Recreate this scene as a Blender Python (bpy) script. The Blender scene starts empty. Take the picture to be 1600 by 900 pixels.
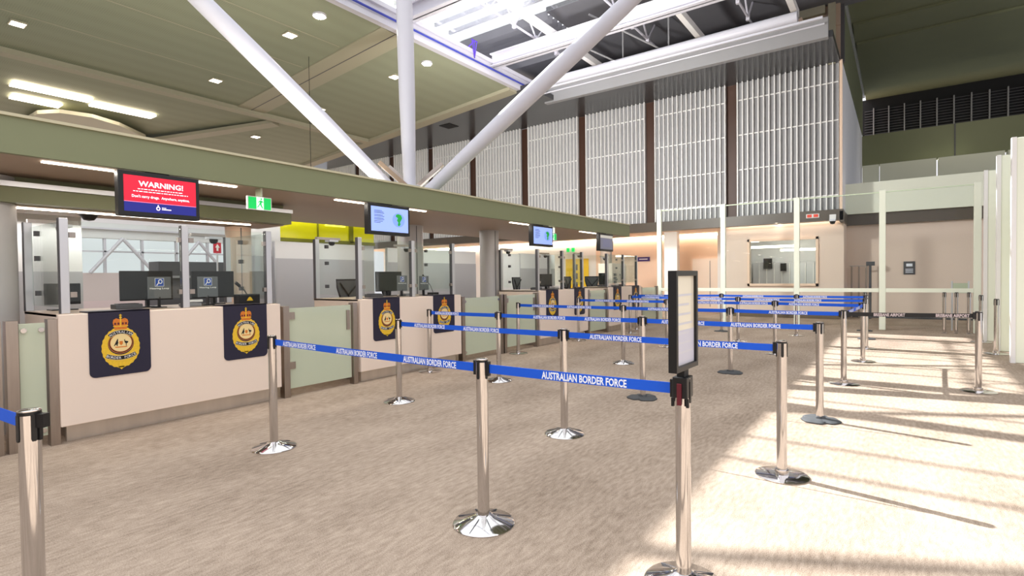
import bpy, bmesh, math, random
from mathutils import Vector, Matrix
random.seed(7)
S = bpy.context.scene
C = S.collection
PI = math.pi

# ------------------------------------------------------------------ camera, world, sun, exposure
CH = 1.478
yaw, pitch, roll, FPX = 6.26962374e-01, -1.98608890e-02, -1.18967279e-02, 833.77
f_ = Vector((math.cos(yaw) * math.cos(pitch), math.sin(yaw) * math.cos(pitch), math.sin(pitch)))
r0 = Vector((math.sin(yaw), -math.cos(yaw), 0)); u0 = r0.cross(f_)
r_ = math.cos(roll) * r0 + math.sin(roll) * u0
u_ = -math.sin(roll) * r0 + math.cos(roll) * u0
cd = bpy.data.cameras.new('camera'); cam = bpy.data.objects.new('camera', cd); C.objects.link(cam)
M4 = Matrix(((r_.x, u_.x, -f_.x, 0), (r_.y, u_.y, -f_.y, 0), (r_.z, u_.z, -f_.z, CH), (0, 0, 0, 1)))
cam.matrix_world = M4
cd.sensor_width = 36; cd.lens = FPX / 1600 * 36; cd.clip_start = .05; cd.clip_end = 300
S.camera = cam
W = bpy.data.worlds.new('sky'); S.world = W; W.use_nodes = True
bg = W.node_tree.nodes['Background']; _n = W.node_tree.nodes; _l = W.node_tree.links.new
_tc = _n.new('ShaderNodeTexCoord'); _sx = _n.new('ShaderNodeSeparateXYZ'); _l(_tc.outputs['Generated'], _sx.inputs[0])
_mr = _n.new('ShaderNodeMapRange'); _l(_sx.outputs['Z'], _mr.inputs['Value']); _mr.inputs['From Min'].default_value = .05; _mr.inputs['From Max'].default_value = .5
_mr.inputs['To Min'].default_value = .82; _mr.inputs['To Max'].default_value = 2.1; _l(_mr.outputs[0], bg.inputs[1])
bg.inputs[0].default_value = (.95, .95, 1.0, 1)
sd = bpy.data.lights.new('sun', 'SUN'); sd.energy = 13.0; sd.angle = .009; sd.color = (1, .975, .99)
sun = bpy.data.objects.new('sun', sd); C.objects.link(sun)
SD = Vector((-.17, -1.0, -.889)).normalized()          # direction the sunlight travels
sun.rotation_euler = SD.to_track_quat('-Z', 'Y').to_euler()
sun.location = (6, 20, 20)
S.view_settings.view_transform = 'Standard'; S.view_settings.look = 'None'
S.view_settings.exposure = 0.0; S.view_settings.gamma = 1; S.view_settings.use_curve_mapping = False
S.cycles.transparent_max_bounces = 32
S.cycles.max_bounces = 8
S.cycles.diffuse_bounces = 5
LAMPS = []
def area(name, loc, size, power, col=(1, .9, .78), target=None):
    d = bpy.data.lights.new(name, 'AREA'); d.shape = 'RECTANGLE'; d.size, d.size_y = size; d.energy = power; d.color = col
    o = bpy.data.objects.new(name, d); C.objects.link(o); o.location = loc
    if target: o.rotation_euler = (Vector(target) - Vector(loc)).to_track_quat('-Z', 'Y').to_euler()
    return o

# uplights lying on top of the canopy, added fill near the tree column, strip lamps and added fill under the canopy
area('canopy_uplight', (5.5, 8.4, 3.0), (15, .5), 230, (1, .95, .86), (5.5, 9.2, 9))
area('added_flood_fill', (9.6, 7.2, 5.3), (.8, .5), 760, (1, .97, .94), (19.8, 8.0, 5.6))  # fill added to brighten the slatted wall, hung clear of the floodlights
area('canopy_uplight', (4.5, 8.4, 3.0), (5, .4), 170, (1, .97, .86), (5.5, 22, 8))
area('added_flood_fill', (5.6, 8.6, 3.6), (.8, .5), 60, (1, .95, .88), (3, 15, 8))  # fill aimed at the ceiling, set apart from the floodlight housings
for _x0, _x1 in ((1.40, 3.1), (4.42, 6.1), (8.4, 9.9), (11.2, 12.4)):
    area('canopy_strip_lamp', ((_x0 + _x1) / 2, 6.11, 2.53), (_x1 - _x0, .05), 14, (1, .93, .84), ((_x0 + _x1) / 2, 6.11, 0))
for _x0, _x1 in ((1.0, 3.9), (4.8, 7.2), (8.0, 10.6), (11.4, 13.4)):
    area('booth_fill', ((_x0 + _x1) / 2, 8.4, 2.23 if _x0 < 4 else 2.53), (_x1 - _x0, .06), 19, (1, .97, .93), ((_x0 + _x1) / 2, 8.4, 0))  # fill added behind the desks to brighten the partitions

# ------------------------------------------------------------------ materials
def lin(c): return tuple((v / 255 / 12.92) if v / 255 <= .04045 else ((v / 255 + .055) / 1.055) ** 2.4 for v in c)
MC = {}
def mat(name, rgb, rough=.6, metal=0., emit=0., noise=0., nscale=8., coat=0., bump=0., stretch=(1, 1, 1)):
    if name in MC: return MC[name]
    m = bpy.data.materials.new(name); m.use_nodes = True; nt = m.node_tree; b = nt.nodes['Principled BSDF']
    col = (*lin(rgb), 1)
    b.inputs['Base Color'].default_value = col; b.inputs['Roughness'].default_value = rough; b.inputs['Metallic'].default_value = metal
    b.inputs['Coat Weight'].default_value = coat
    if emit: b.inputs['Emission Color'].default_value = col; b.inputs['Emission Strength'].default_value = emit
    if noise or bump:
        tc = nt.nodes.new('ShaderNodeTexCoord'); mp = nt.nodes.new('ShaderNodeMapping'); mp.inputs['Scale'].default_value = stretch
        n = nt.nodes.new('ShaderNodeTexNoise'); n.inputs['Scale'].default_value = nscale; n.inputs['Detail'].default_value = 4
        nt.links.new(tc.outputs['Object'], mp.inputs[0]); nt.links.new(mp.outputs[0], n.inputs['Vector'])
        if noise:
            r = nt.nodes.new('ShaderNodeMix'); r.data_type = 'RGBA'
            r.inputs[6].default_value = tuple(v * (1 - noise) for v in col[:3]) + (1,); r.inputs[7].default_value = tuple(min(1, v * (1 + noise)) for v in col[:3]) + (1,)
            nt.links.new(n.outputs[0], r.inputs[0]); nt.links.new(r.outputs[2], b.inputs['Base Color'])
        if bump:
            bp = nt.nodes.new('ShaderNodeBump'); bp.inputs['Strength'].default_value = bump; bp.inputs['Distance'].default_value = .01
            nt.links.new(n.outputs[0], bp.inputs['Height']); nt.links.new(bp.outputs[0], b.inputs['Normal'])
    MC[name] = m; return m
def glassmat(name, tint=(.96, .99, .97), refl=.05, rough=.0):
    if name in MC: return MC[name]
    m = bpy.data.materials.new(name); m.use_nodes = True; nt = m.node_tree; nt.nodes.clear()
    o = nt.nodes.new('ShaderNodeOutputMaterial'); t = nt.nodes.new('ShaderNodeBsdfTransparent'); g = nt.nodes.new('ShaderNodeBsdfGlossy')
    t.inputs[0].default_value = (*tint, 1); g.inputs['Roughness'].default_value = rough
    fr = nt.nodes.new('ShaderNodeLayerWeight'); fr.inputs[0].default_value = .12
    ma = nt.nodes.new('ShaderNodeMath'); ma.operation = 'MULTIPLY_ADD'; ma.inputs[1].default_value = .5; ma.inputs[2].default_value = refl * .4
    mx = nt.nodes.new('ShaderNodeMixShader')
    nt.links.new(fr.outputs['Fresnel'], ma.inputs[0]); nt.links.new(ma.outputs[0], mx.inputs[0]); nt.links.new(t.outputs[0], mx.inputs[1]); nt.links.new(g.outputs[0], mx.inputs[2]); nt.links.new(mx.outputs[0], o.inputs[0])
    MC[name] = m; return m
def carpet():
    m = bpy.data.materials.new('carpet'); m.use_nodes = True; nt = m.node_tree; b = nt.nodes['Principled BSDF']; L = nt.links.new
    tc = nt.nodes.new('ShaderNodeTexCoord')
    def nz(sc, scale, det=3):
        mp = nt.nodes.new('ShaderNodeMapping'); mp.inputs['Scale'].default_value = sc; n = nt.nodes.new('ShaderNodeTexNoise')
        n.inputs['Scale'].default_value = scale; n.inputs['Detail'].default_value = det; L(tc.outputs['Object'], mp.inputs[0]); L(mp.outputs[0], n.inputs['Vector']); return n.outputs[0]
    a = nz((2.6, 9, 1), 4.0, 9); c = nz((1, 1.4, 1), 140, 3); d = nz((.7, 1.6, 1), 1.1, 2)
    bk = nt.nodes.new('ShaderNodeTexBrick'); bk.inputs['Scale'].default_value = 1; bk.inputs['Brick Width'].default_value = 1.0; bk.inputs['Row Height'].default_value = .5
    bk.inputs['Mortar Size'].default_value = 0.0; bk.inputs['Color1'].default_value = (.0, .0, .0, 1); bk.inputs['Color2'].default_value = (1, 1, 1, 1); L(tc.outputs['Object'], bk.inputs['Vector'])
    def mad(x, k, y):
        n = nt.nodes.new('ShaderNodeMath'); n.operation = 'MULTIPLY_ADD'; L(x, n.inputs[0]); n.inputs[1].default_value = k
        if isinstance(y, float): n.inputs[2].default_value = y
        else: L(y, n.inputs[2])
        return n.outputs[0]
    v = mad(a, 1.15, -.42); v = mad(c, 1.9, v); v = mad(d, .8, v); v = mad(bk.outputs['Color'], .10, v)
    v = mad(v, 1.0, -1.0)
    cr = nt.nodes.new('ShaderNodeValToRGB'); L(v, cr.inputs[0])
    cr.color_ramp.elements[0].position = 0; cr.color_ramp.elements[0].color = (*lin((126, 110, 95)), 1)
    cr.color_ramp.elements[1].position = 1; cr.color_ramp.elements[1].color = (*lin((192, 174, 156)), 1)
    L(cr.outputs[0], b.inputs['Base Color']); b.inputs['Roughness'].default_value = .95; b.inputs['Specular IOR Level'].default_value = .1
    bp = nt.nodes.new('ShaderNodeBump'); bp.inputs['Strength'].default_value = .35; bp.inputs['Distance'].default_value = .004; L(c, bp.inputs['Height']); L(bp.outputs[0], b.inputs['Normal'])
    return m
def perforated(name, rgb, k=.75, sc=26.):
    m = bpy.data.materials.new(name); m.use_nodes = True; nt = m.node_tree; b = nt.nodes['Principled BSDF']; L = nt.links.new
    tc = nt.nodes.new('ShaderNodeTexCoord'); mp = nt.nodes.new('ShaderNodeMapping'); mp.inputs['Scale'].default_value = (sc, sc, sc)
    v = nt.nodes.new('ShaderNodeTexVoronoi'); v.inputs['Randomness'].default_value = 0; v.inputs['Scale'].default_value = 1
    cr = nt.nodes.new('ShaderNodeValToRGB'); L(tc.outputs['Object'], mp.inputs[0]); L(mp.outputs[0], v.inputs['Vector']); L(v.outputs['Distance'], cr.inputs[0])
    c = lin(rgb)
    cr.color_ramp.elements[0].position = .3; cr.color_ramp.elements[0].color = (*[x * k for x in c], 1)
    cr.color_ramp.elements[1].position = .38; cr.color_ramp.elements[1].color = (*c, 1)
    L(cr.outputs[0], b.inputs['Base Color']); b.inputs['Roughness'].default_value = .7
    return m
m_carpet = carpet()
m_ceil = perforated('perforated_ceiling', (146, 150, 127), .86, 22)
m_ceil2 = mat('ceiling_trim', (165, 160, 138), .6)
m_canopy = mat('canopy_paint', (126, 131, 98), .5, noise=.03, nscale=1.5)
m_soffit = mat('canopy_soffit', (172, 152, 134), .5)
m_white = mat('white_steel', (200, 198, 208), .35)
m_white2 = mat('white_paint', (232, 230, 228), .5)
m_grey = mat('grey_paint', (150, 150, 152), .55)
m_dgrey = mat('dark_grey', (78, 78, 82), .5)
m_soff_d = mat('dark_soffit', (56, 56, 58), .32, coat=.3)
m_deck = mat('roof_deck', (105, 105, 110), .6, noise=.1, nscale=2)
m_black = mat('black_plastic', (16, 16, 18), .4)
m_blackm = mat('black_matte', (22, 22, 24), .8)
m_chrome = mat('polished_chrome', (208, 205, 204), .1, 1)
m_brushed = mat('brushed_steel', (170, 160, 152), .28, 1, noise=.12, nscale=6, stretch=(8, 8, .6))
m_alu = mat('satin_aluminium', (205, 206, 210), .35, .8)
m_desk = mat('desk_laminate', (236, 218, 202), .45)
m_frost = mat('green_frosted_glass', (192, 200, 176), .12, coat=.6, noise=.04, nscale=2)
m_glass = glassmat('clear_glass')
m_wallglass = glassmat('wall_glass', (.98, .995, .985), .02)
m_edge = mat('glass_edge', (206, 220, 190), .2)
m_blue = mat('tape_blue', (0, 84, 208), .7)
m_text = mat('tape_lettering', (235, 240, 250), .6)
m_navy = mat('navy_vinyl', (24, 20, 48), .5)
m_gold = mat('gold_print', (236, 190, 40), .5, noise=.25, nscale=60)
m_gold2 = mat('orange_print', (214, 120, 30), .5, noise=.3, nscale=80)
m_cream = mat('cream_print', (238, 212, 150), .5)
m_slat = mat('slat_white', (244, 244, 242), .45)
m_slatback = mat('slat_backing', (150, 150, 152), .6)
m_brown = mat('dark_timber', (70, 42, 26), .5, noise=.25, nscale=3, stretch=(1, 1, .3))
m_bulk = mat('bulkhead_brown', (84, 74, 62), .4, noise=.1, nscale=2)
m_wall = mat('back_wall', (224, 204, 189), .6, noise=.03, nscale=2)
m_peach = mat('peach_wall', (236, 208, 184), .6)
m_part = mat('partition_white', (232, 232, 232), .5)
m_part2 = mat('partition_grey', (186, 186, 190), .4)
m_green = mat('dark_green_ceiling', (112, 116, 88), .7, noise=.06, nscale=1.2)
m_greenw = mat('olive_wall', (124, 128, 96), .6, noise=.05, nscale=1)
m_band = mat('pale_green_band', (234, 238, 220), .5)
m_yell = mat('yellow_glass', (190, 185, 20), .2, emit=.3)
m_rubber = mat('dark_rubber', (70, 72, 74), .7)
m_glow = mat('lamp_glow', (255, 240, 220), .5, emit=9)
m_glow2 = mat('lamp_glow_soft', (255, 244, 215), .5, emit=5)
m_glow3 = mat('strip_glow', (255, 228, 200), .5, emit=2.6)
m_purple = mat('purple_strap', (90, 60, 190), .6)
m_cable = mat('blue_cable', (60, 70, 170), .6)
m_mesh = mat('chair_mesh', (104, 106, 108), .8)
m_grayp = mat('placard_grey', (92, 94, 98), .5)
m_bsign = mat('blue_sign', (20, 70, 160), .5)
m_red = mat('deep_red', (90, 10, 28), .5)

# ------------------------------------------------------------------ mesh builder
class MB:
    def __init__(s): s.bm = bmesh.new(); s.mats = []
    def mi(s, m):
        if m is None: return 0
        if m not in s.mats: s.mats.append(m)
        return s.mats.index(m)
    def faces(s, vs, fs, m=None):
        i = s.mi(m); bv = [s.bm.verts.new(v) for v in vs]
        for f in fs:
            try: fc = s.bm.faces.new([bv[k] for k in f]); fc.material_index = i
            except ValueError: pass
        return s
    def box(s, x0, x1, y0, y1, z0, z1, m=None):
        if x0 > x1: x0, x1 = x1, x0
        if y0 > y1: y0, y1 = y1, y0
        if z0 > z1: z0, z1 = z1, z0
        return s.faces([(x0, y0, z0), (x1, y0, z0), (x1, y1, z0), (x0, y1, z0), (x0, y0, z1), (x1, y0, z1), (x1, y1, z1), (x0, y1, z1)],
                       [(0, 3, 2, 1), (4, 5, 6, 7), (0, 1, 5, 4), (1, 2, 6, 5), (2, 3, 7, 6), (3, 0, 4, 7)], m)
    def bar(s, a, b, w, h, up=(0, 0, 1), m=None):
        a, b = Vector(a), Vector(b); d = (b - a).normalized(); up = Vector(up)
        if abs(d.dot(up)) > .99: up = Vector((1, 0, 0))
        sd_ = d.cross(up).normalized() * w / 2; u = sd_.cross(d).normalized() * h / 2
        vs = [p + i * sd_ + j * u for p in (a, b) for i, j in ((-1, -1), (1, -1), (1, 1), (-1, 1))]
        return s.faces(vs, [(3, 2, 1, 0), (4, 5, 6, 7), (0, 1, 5, 4), (1, 2, 6, 5), (2, 3, 7, 6), (3, 0, 4, 7)], m)
    def tube(s, pts, rads, n=16, m=None, caps=True):
        pts = [Vector(p) for p in pts]
        if not isinstance(rads, (list, tuple)): rads = [rads] * len(pts)
        vs = []; fs = []; ref = None
        for i, p in enumerate(pts):
            d = (pts[min(i + 1, len(pts) - 1)] - pts[max(i - 1, 0)]).normalized()
            if ref is None:
                ref = Vector((1, 0, 0)) if abs(d.x) < .9 else Vector((0, 1, 0))
            a = (ref - d * ref.dot(d)).normalized(); ref = a; b = d.cross(a)
            for k in range(n): t = 2 * PI * k / n; vs.append(p + rads[i] * (a * math.cos(t) + b * math.sin(t)))
        for i in range(len(pts) - 1):
            for k in range(n): fs.append((i * n + k, i * n + (k + 1) % n, (i + 1) * n + (k + 1) % n, (i + 1) * n + k))
        if caps: fs.append(tuple(range(n))[::-1]); fs.append(tuple(range((len(pts) - 1) * n, len(pts) * n)))
        return s.faces(vs, fs, m)
    def lathe(s, prof, c=(0, 0, 0), n=32, m=None, mod=None):
        vs = []; fs = []; c = Vector(c)
        for (r, z) in prof:
            for k in range(n):
                t = 2 * PI * k / n; rr = r * (mod(t) if mod else 1)
                vs.append(c + Vector((rr * math.cos(t), rr * math.sin(t), z)))
        for i in range(len(prof) - 1):
            for k in range(n): fs.append((i * n + k, i * n + (k + 1) % n, (i + 1) * n + (k + 1) % n, (i + 1) * n + k))
        fs.append(tuple(range(n))[::-1]); fs.append(tuple(range((len(prof) - 1) * n, len(prof) * n)))
        return s.faces(vs, fs, m)
    def prism(s, poly, o, u, v, t, m=None, off=0.):
        """polygon (2D) in the frame o,u,v given thickness t along u x v, starting at off"""
        o, u, v = Vector(o), Vector(u), Vector(v); n = u.cross(v).normalized(); k = len(poly)
        a = [o + u * p[0] + v * p[1] + n * off for p in poly]; b = [p + n * t for p in a]
        fs = [tuple(range(k))[::-1], tuple(range(k, 2 * k))] + [(i, (i + 1) % k, k + (i + 1) % k, k + i) for i in range(k)]
        return s.faces(a + b, fs, m)
    def ring(s, out, inn, o, u, v, t, m=None, off=0.):
        o, u, v = Vector(o), Vector(u), Vector(v); n = u.cross(v).normalized(); k = len(out)
        P = lambda q, z: [o + u * p[0] + v * p[1] + n * z for p in q]
        vs = P(out, off + t) + P(inn, off + t) + P(out, off) + P(inn, off); fs = []
        for i in range(k):
            j = (i + 1) % k
            fs += [(i, j, k + j, k + i), (2 * k + i, 2 * k + j, j, i), (k + i, k + j, 3 * k + j, 3 * k + i)]
        return s.faces(vs, fs, m)
    def text(s, body, o, u, v, width=None, height=None, m=None, t=.001, off=.0005, bold=.0, center=True):
        vs, fs, x0, x1, h = glyphs(body, bold)
        w = x1 - x0; sx = (width / w) if width else (height / h); sy = (height / h) if height else sx
        o, u, v = Vector(o), Vector(u), Vector(v); n = u.cross(v).normalized(); cx = (x0 + x1) / 2 if center else x0
        P = [o + u * (p[0] - cx) * sx + v * p[1] * sy + n * (off + t) for p in vs]
        return s.faces(P, fs, m)
    def build(s, name, m=None, parent=None, smooth=False, bevel=0, autosmooth=True):
        mats = s.mats if s.mats else [m]
        if smooth:
            for f in s.bm.faces: f.smooth = True
        bmesh.ops.recalc_face_normals(s.bm, faces=s.bm.faces[:]) if not getattr(s, 'raw', False) else None
        me = bpy.data.meshes.new(name)
        org = Vector((0, 0, 0))
        if parent is not None:
            p = parent
            while p is not None: org += p.location; p = p.parent
            bmesh.ops.translate(s.bm, verts=s.bm.verts[:], vec=-org)
        s.bm.to_mesh(me); s.bm.free()
        for q in mats: me.materials.append(q)
        if smooth and autosmooth:
            try: me.set_sharp_from_angle(angle=math.radians(38))
            except Exception: pass
        o = bpy.data.objects.new(name, me); C.objects.link(o)
        if parent is not None: o.parent = parent
        if bevel:
            b = o.modifiers.new('bevel', 'BEVEL'); b.width = bevel; b.segments = 2; b.limit_method = 'ANGLE'
        return o
GL = {}
def glyphs(body, bold):
    k = (body, bold)
    if k in GL: return GL[k]
    cu = bpy.data.curves.new('t', 'FONT'); cu.body = body; cu.size = 1; cu.offset = bold; cu.resolution_u = 2
    ob = bpy.data.objects.new('t', cu); C.objects.link(ob)
    bpy.context.view_layer.update()
    me = bpy.data.meshes.new_from_object(ob.evaluated_get(bpy.context.evaluated_depsgraph_get()))
    vs = [tuple(v.co) for v in me.vertices]; fs = [tuple(p.vertices) for p in me.polygons]
    bpy.data.objects.remove(ob); bpy.data.curves.remove(cu); bpy.data.meshes.remove(me)
    xs = [v[0] for v in vs]; h = max(v[1] for v in vs)
    GL[k] = (vs, fs, min(xs), max(xs), h); return GL[k]
def tag(o, label, cat, group=None, kind=None):
    o['label'] = label; o['category'] = cat
    if group: o['group'] = group
    if kind: o['kind'] = kind
    return o
def thing(name, loc, label, cat, group=None):
    o = bpy.data.objects.new(name, None); o.empty_display_size = .1; C.objects.link(o); o.location = loc
    return tag(o, label, cat, group)
def struct(o): o['kind'] = 'structure'; return o
def copy_tree(o, parent=None):
    c = o.copy(); C.objects.link(c); c.parent = parent
    for ch in list(o.children): copy_tree(ch, c)
    return c
def B(x0, x1, y0, y1, z0, z1, m=None): return MB().box(x0, x1, y0, y1, z0, z1, m)
def sbox(name, m, *a): return struct(B(*a).build(name, m))

# ------------------------------------------------------------------ setting: floor, walls, ceilings
sbox('floor', m_carpet, -8, 34, -9, 34, -.1, 0)
sbox('wall_rear_added', mat('added_wall_paint', (150, 138, 126), .6), -7.2, -7, -8, 10, 0, 3.4)  # unseen wall added behind the camera for the chrome to reflect
for _k in range(6): sbox('dark_panel_added', mat('rear_dark', (40, 38, 40), .4), -7.0, -6.9, -7 + _k * 2.6, -5.9 + _k * 2.6, 0, 2.7)  # dark unseen panels added to give the chrome contrast
for _k in range(5): sbox('wall_pier_added', MC['added_wall_paint'], -5.5 + _k * 4.4, -4.6 + _k * 4.4, -8.8, -8.3, 0, 4.2)  # unseen piers, likewise added for the chrome reflections
# left perforated ceiling, sloping up towards the roof opening
cz = lambda y: 8.2 - .08 * (y - 10.94)
def slope_slab(name, m, x0, x1, y0, y1, dz0=0., dz1=.15):
    return struct(MB().faces([(x0, y0, cz(y0) + dz0), (x1, y0, cz(y0) + dz0), (x1, y1, cz(y1) + dz0), (x0, y1, cz(y1) + dz0),
                       (x0, y0, cz(y0) + dz1), (x1, y0, cz(y0) + dz1), (x1, y1, cz(y1) + dz1), (x0, y1, cz(y1) + dz1)],
                      [(0, 3, 2, 1), (4, 5, 6, 7), (0, 1, 5, 4), (1, 2, 6, 5), (2, 3, 7, 6), (3, 0, 4, 7)]).build(name, m))
slope_slab('ceiling', m_ceil, -8, 15.3, 11.1, 33.5)
slope_slab('ceiling_trim_far', m_ceil2, 15.3, 15.75, 11.1, 33.5, -.12, .15)
slope_slab('ceiling_trim_step', m_ceil2, -8, 15.3, 18.7, 19.0, -.14, .0)
slope_slab('ceiling_trim_band', m_ceil2, 9.6, 10.6, 11.15, 18.7, -.03, .0)
slope_slab('ceiling_seam', m_dgrey, 10.08, 10.11, 11.15, 18.7, -.036, -.028)
for k, yy in enumerate((12.8, 14.6, 16.6)):
    slope_slab('ceiling_seam', m_ceil2, -8, 9.5, yy, yy + .03, -.008, .0)
sbox('ceiling_far', m_soff_d, 15.75, 19.85, 10.5, 33.5, 8.12, 8.3)
sbox('ceiling_soffit', m_soff_d, 17.5, 19.85, 1.5, 10.5, 8.12, 8.3)
struct(B(17.3, 17.5, 1.6, 10.9, 8.06, 8.62).build('ceiling_beam', m_grey))
# dark vent in the far ceiling
tag(B(17.1, 17.7, 15.6, 16.2, 8.1, 8.12).build('ceiling_vent', m_blackm), 'small dark square vent in the grey ceiling behind the tree column', 'vent')
# roof deck, and fins made up to pass the sun while looking solid
sbox('roof_deck', m_deck, 14.75, 20.2, -3.0, 9.2, 10.0, 10.15)
sbox('roof_deck_far', m_deck, 17.9, 20.2, 9.2, 13.2, 10.0, 10.15)
lv = MB()
x = 14.85
while x < 17.8:
    lv.box(x, x + .015, 9.2, 13.1, 9.8, 10.1); x += .3
struct(lv.build('roof_light_fins', m_deck))
sbox('roof_wall_far', m_dgrey, 20.0, 20.2, 1.4, 13.2, 8.2, 10.1)
# skylight gutter and kerb along the roof opening
gut = MB()
gut.faces([(-8, 11.2, 8.72), (20, 11.2, 8.72), (20, 12.75, 9.5), (-8, 12.75, 9.5), (-8, 11.2, 8.6), (20, 11.2, 8.6), (20, 12.8, 9.38), (-8, 12.8, 9.38)],
          [(0, 1, 2, 3), (7, 6, 5, 4), (0, 4, 5, 1), (1, 5, 6, 2), (2, 6, 7, 3), (3, 7, 4, 0)])
gut.box(-8, 20, 12.7, 12.85, 9.4, 9.75)
for (yy, zz) in ((11.6, 8.98), (12.2, 9.28)): gut.box(-8, 20, yy, yy + .06, zz - .06, zz + .05)
struct(gut.build('roof_gutter', m_white))
struct(B(-8, 19.85, 10.94, 11.12, 8.16, 8.34).box(-8, 19.85, 10.97, 11.08, 8.3, 8.62).box(-8, 19.85, 10.9, 11.2, 8.58, 8.7).build('roof_edge_beam', m_white))
tag(MB().tube([(-4, 10.9, 8.37), (19.5, 10.9, 8.37)], .03, 8).build('blue_cable', m_cable), 'blue cable running along the white roof edge beam', 'cable')
# skylight glazing with bars
sky = MB().box(-2, 14.7, -2, 12.75, 9.98, 9.99)
struct(sky.build('skylight_glass', m_wallglass))
bars = MB()
xs = [-.6, .5, 2.2, 3.4, 4.6, 6.4, 7.1, 8.3, 9.0, 10.3, 11.5, 12.2, 13.3, 14.0]
for i, xx in enumerate(xs):
    w = (.04, .07, .04, .16, .04, .05)[i % 6]; bars.box(xx, xx + w, -2, 12.75, 9.99, 10.12)
for yy in (5.2, 7.8): bars.box(-2, 14.7, yy, yy + .06, 10.0, 10.1)
for i in range(4):
    x0 = 1 + i * 3.6; bars.bar((x0, 12.6, 10.15), (x0 + 2.2, 8.4, 10.15), .1, .1)
struct(bars.build('skylight_bars', m_white))
# roof steel: beams across, tubes along
def steel(name, lab, mb, m=m_white, cat='beam', group=None): return tag(mb.build(name, m), lab, cat, group)
def ibeam(x, y0, y1, z, h=.42, w=.3):
    return MB().box(x - w / 2, x + w / 2, y0, y1, z, z + .035).box(x - .02, x + .02, y0, y1, z, z + h).box(x - w / 2, x + w / 2, y0, y1, z + h - .035, z + h)
steel('roof_beam', 'white steel roof beam crossing the roof opening beside the grey roof deck', ibeam(14.15, -2.5, 10.94, 8.45), group=None)
steel('roof_beam', 'white steel roof beam crossing the skylight just behind the tree column', ibeam(10.25, -2.5, 10.94, 8.45))
steel('roof_pipe', 'thick pale pipe with a thin conduit under it, hung below the dark roof deck', MB().tube([(16.2, 2.2, 8.35), (16.2, 10.7, 8.35)], .15, 20).box(16.0, 16.08, 1.6, 10.7, 8.07, 8.13).tube([(16.45, 1.6, 8.1), (16.45, 10.7, 8.1)], .025, 8), mat('pipe_paint', (196, 196, 204), .4), 'pipe')
for yy, x0, x1, lab in ((8.62, 8.0, 17.4, 'white square roof tube meeting the roof beams nearer the skylight kerb'), (5.05, 11.0, 17.4, 'white square roof tube meeting the roof beams nearer the slatted corner'), (2.4, 13.6, 17.4, 'pale brownish roof tube nearest the slatted wall corner')):
    steel('roof_tube', lab, MB().bar((x0, yy, 8.95), (x1, yy, 8.95), .16, .2), m_white2)
def truss(yc, x0, lab):
    t = MB(); n = 5; L = 1.25
    t.tube([(x0, yc, 9.25), (x0 + n * L, yc, 9.25)], .035, 8)
    for i in range(n):
        a = (x0 + i * L, yc, 9.95); b = (x0 + (i + .5) * L, yc, 9.25); c = (x0 + (i + 1) * L, yc, 9.95)
        t.tube([a, b], .028, 6); t.tube([b, c], .028, 6); t.box(b[0] - .05, b[0] + .05, yc - .05, yc + .05, 9.15, 9.35)
    return steel('roof_truss', lab, t, m_white, 'truss')
truss(9.6, 10.4, 'light white tube truss under the skylight above the gutter'); truss(6.7, 11.4, 'light white tube truss in the dark roof between the roof beams'); truss(3.7, 11.8, 'light white tube truss high in the roof near the olive ceiling')
tr = MB()
for yy in (7.7, 9.3): tr.tube([(14.8, yy, 9.5), (17.3, yy - 1.6, 8.75), (17.3, yy - 1.6, 9.9)], .03, 6)
steel('roof_bracing', 'thin pale bracing rods in the dark roof beside the hung pipe', tr, m_grey, 'bracing')
# purple straps
for (px, lab) in ((10.2, 'purple strap hanging from the gutter just beside the tree column'), (13.1, 'purple strap hanging from the gutter near the roof corner')):
    st = MB()
    for dx in (-.12, 0, .12): st.bar((px + dx, 10.84, 8.95), (px, 10.84, 8.4), .03, .012)
    st.bar((px - .14, 10.84, 8.95), (px + .14, 10.84, 8.95), .03, .03).bar((px, 10.84, 8.95), (px, 11.25, 8.74), .03, .03)
    steel('purple_strap', lab, st, m_purple, 'strap', 'purple straps on the gutter')
# right-hand ceiling, olive
sbox('ceiling_olive', m_green, 5, 34, -12, 1.35, 10.2, 10.35)
for xx in (17.6, 22.3, 24.2): sbox('ceiling_rib', m_green, xx, xx + .9, -12, 1.3, 10.12, 10.2)
struct(B(5, 31.5, 1.35, 1.5, 10.05, 10.3).build('ceiling_edge_beam', m_alu))
struct(B(19.7, 19.95, 1.62, 1.82, 8.1, 10.2).build('trim_post', m_ceil2))
struct(B(19.86, 20.0, 1.5, 3.6, 8.1, 10.2).box(19.8, 19.86, 1.5, 3.4, 9.3, 9.6, m_soffit).build('wall_recess', m_soffit))
struct(B(19.7, 19.9, 1.9, 3.6, 9.75, 10.15).build('trim_beam', m_ceil2))
struct(MB().bar((19.6, 2.6, 9.7), (19.7, 2.0, 8.14), .16, .12).build('trim_strut', m_peach))

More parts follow.
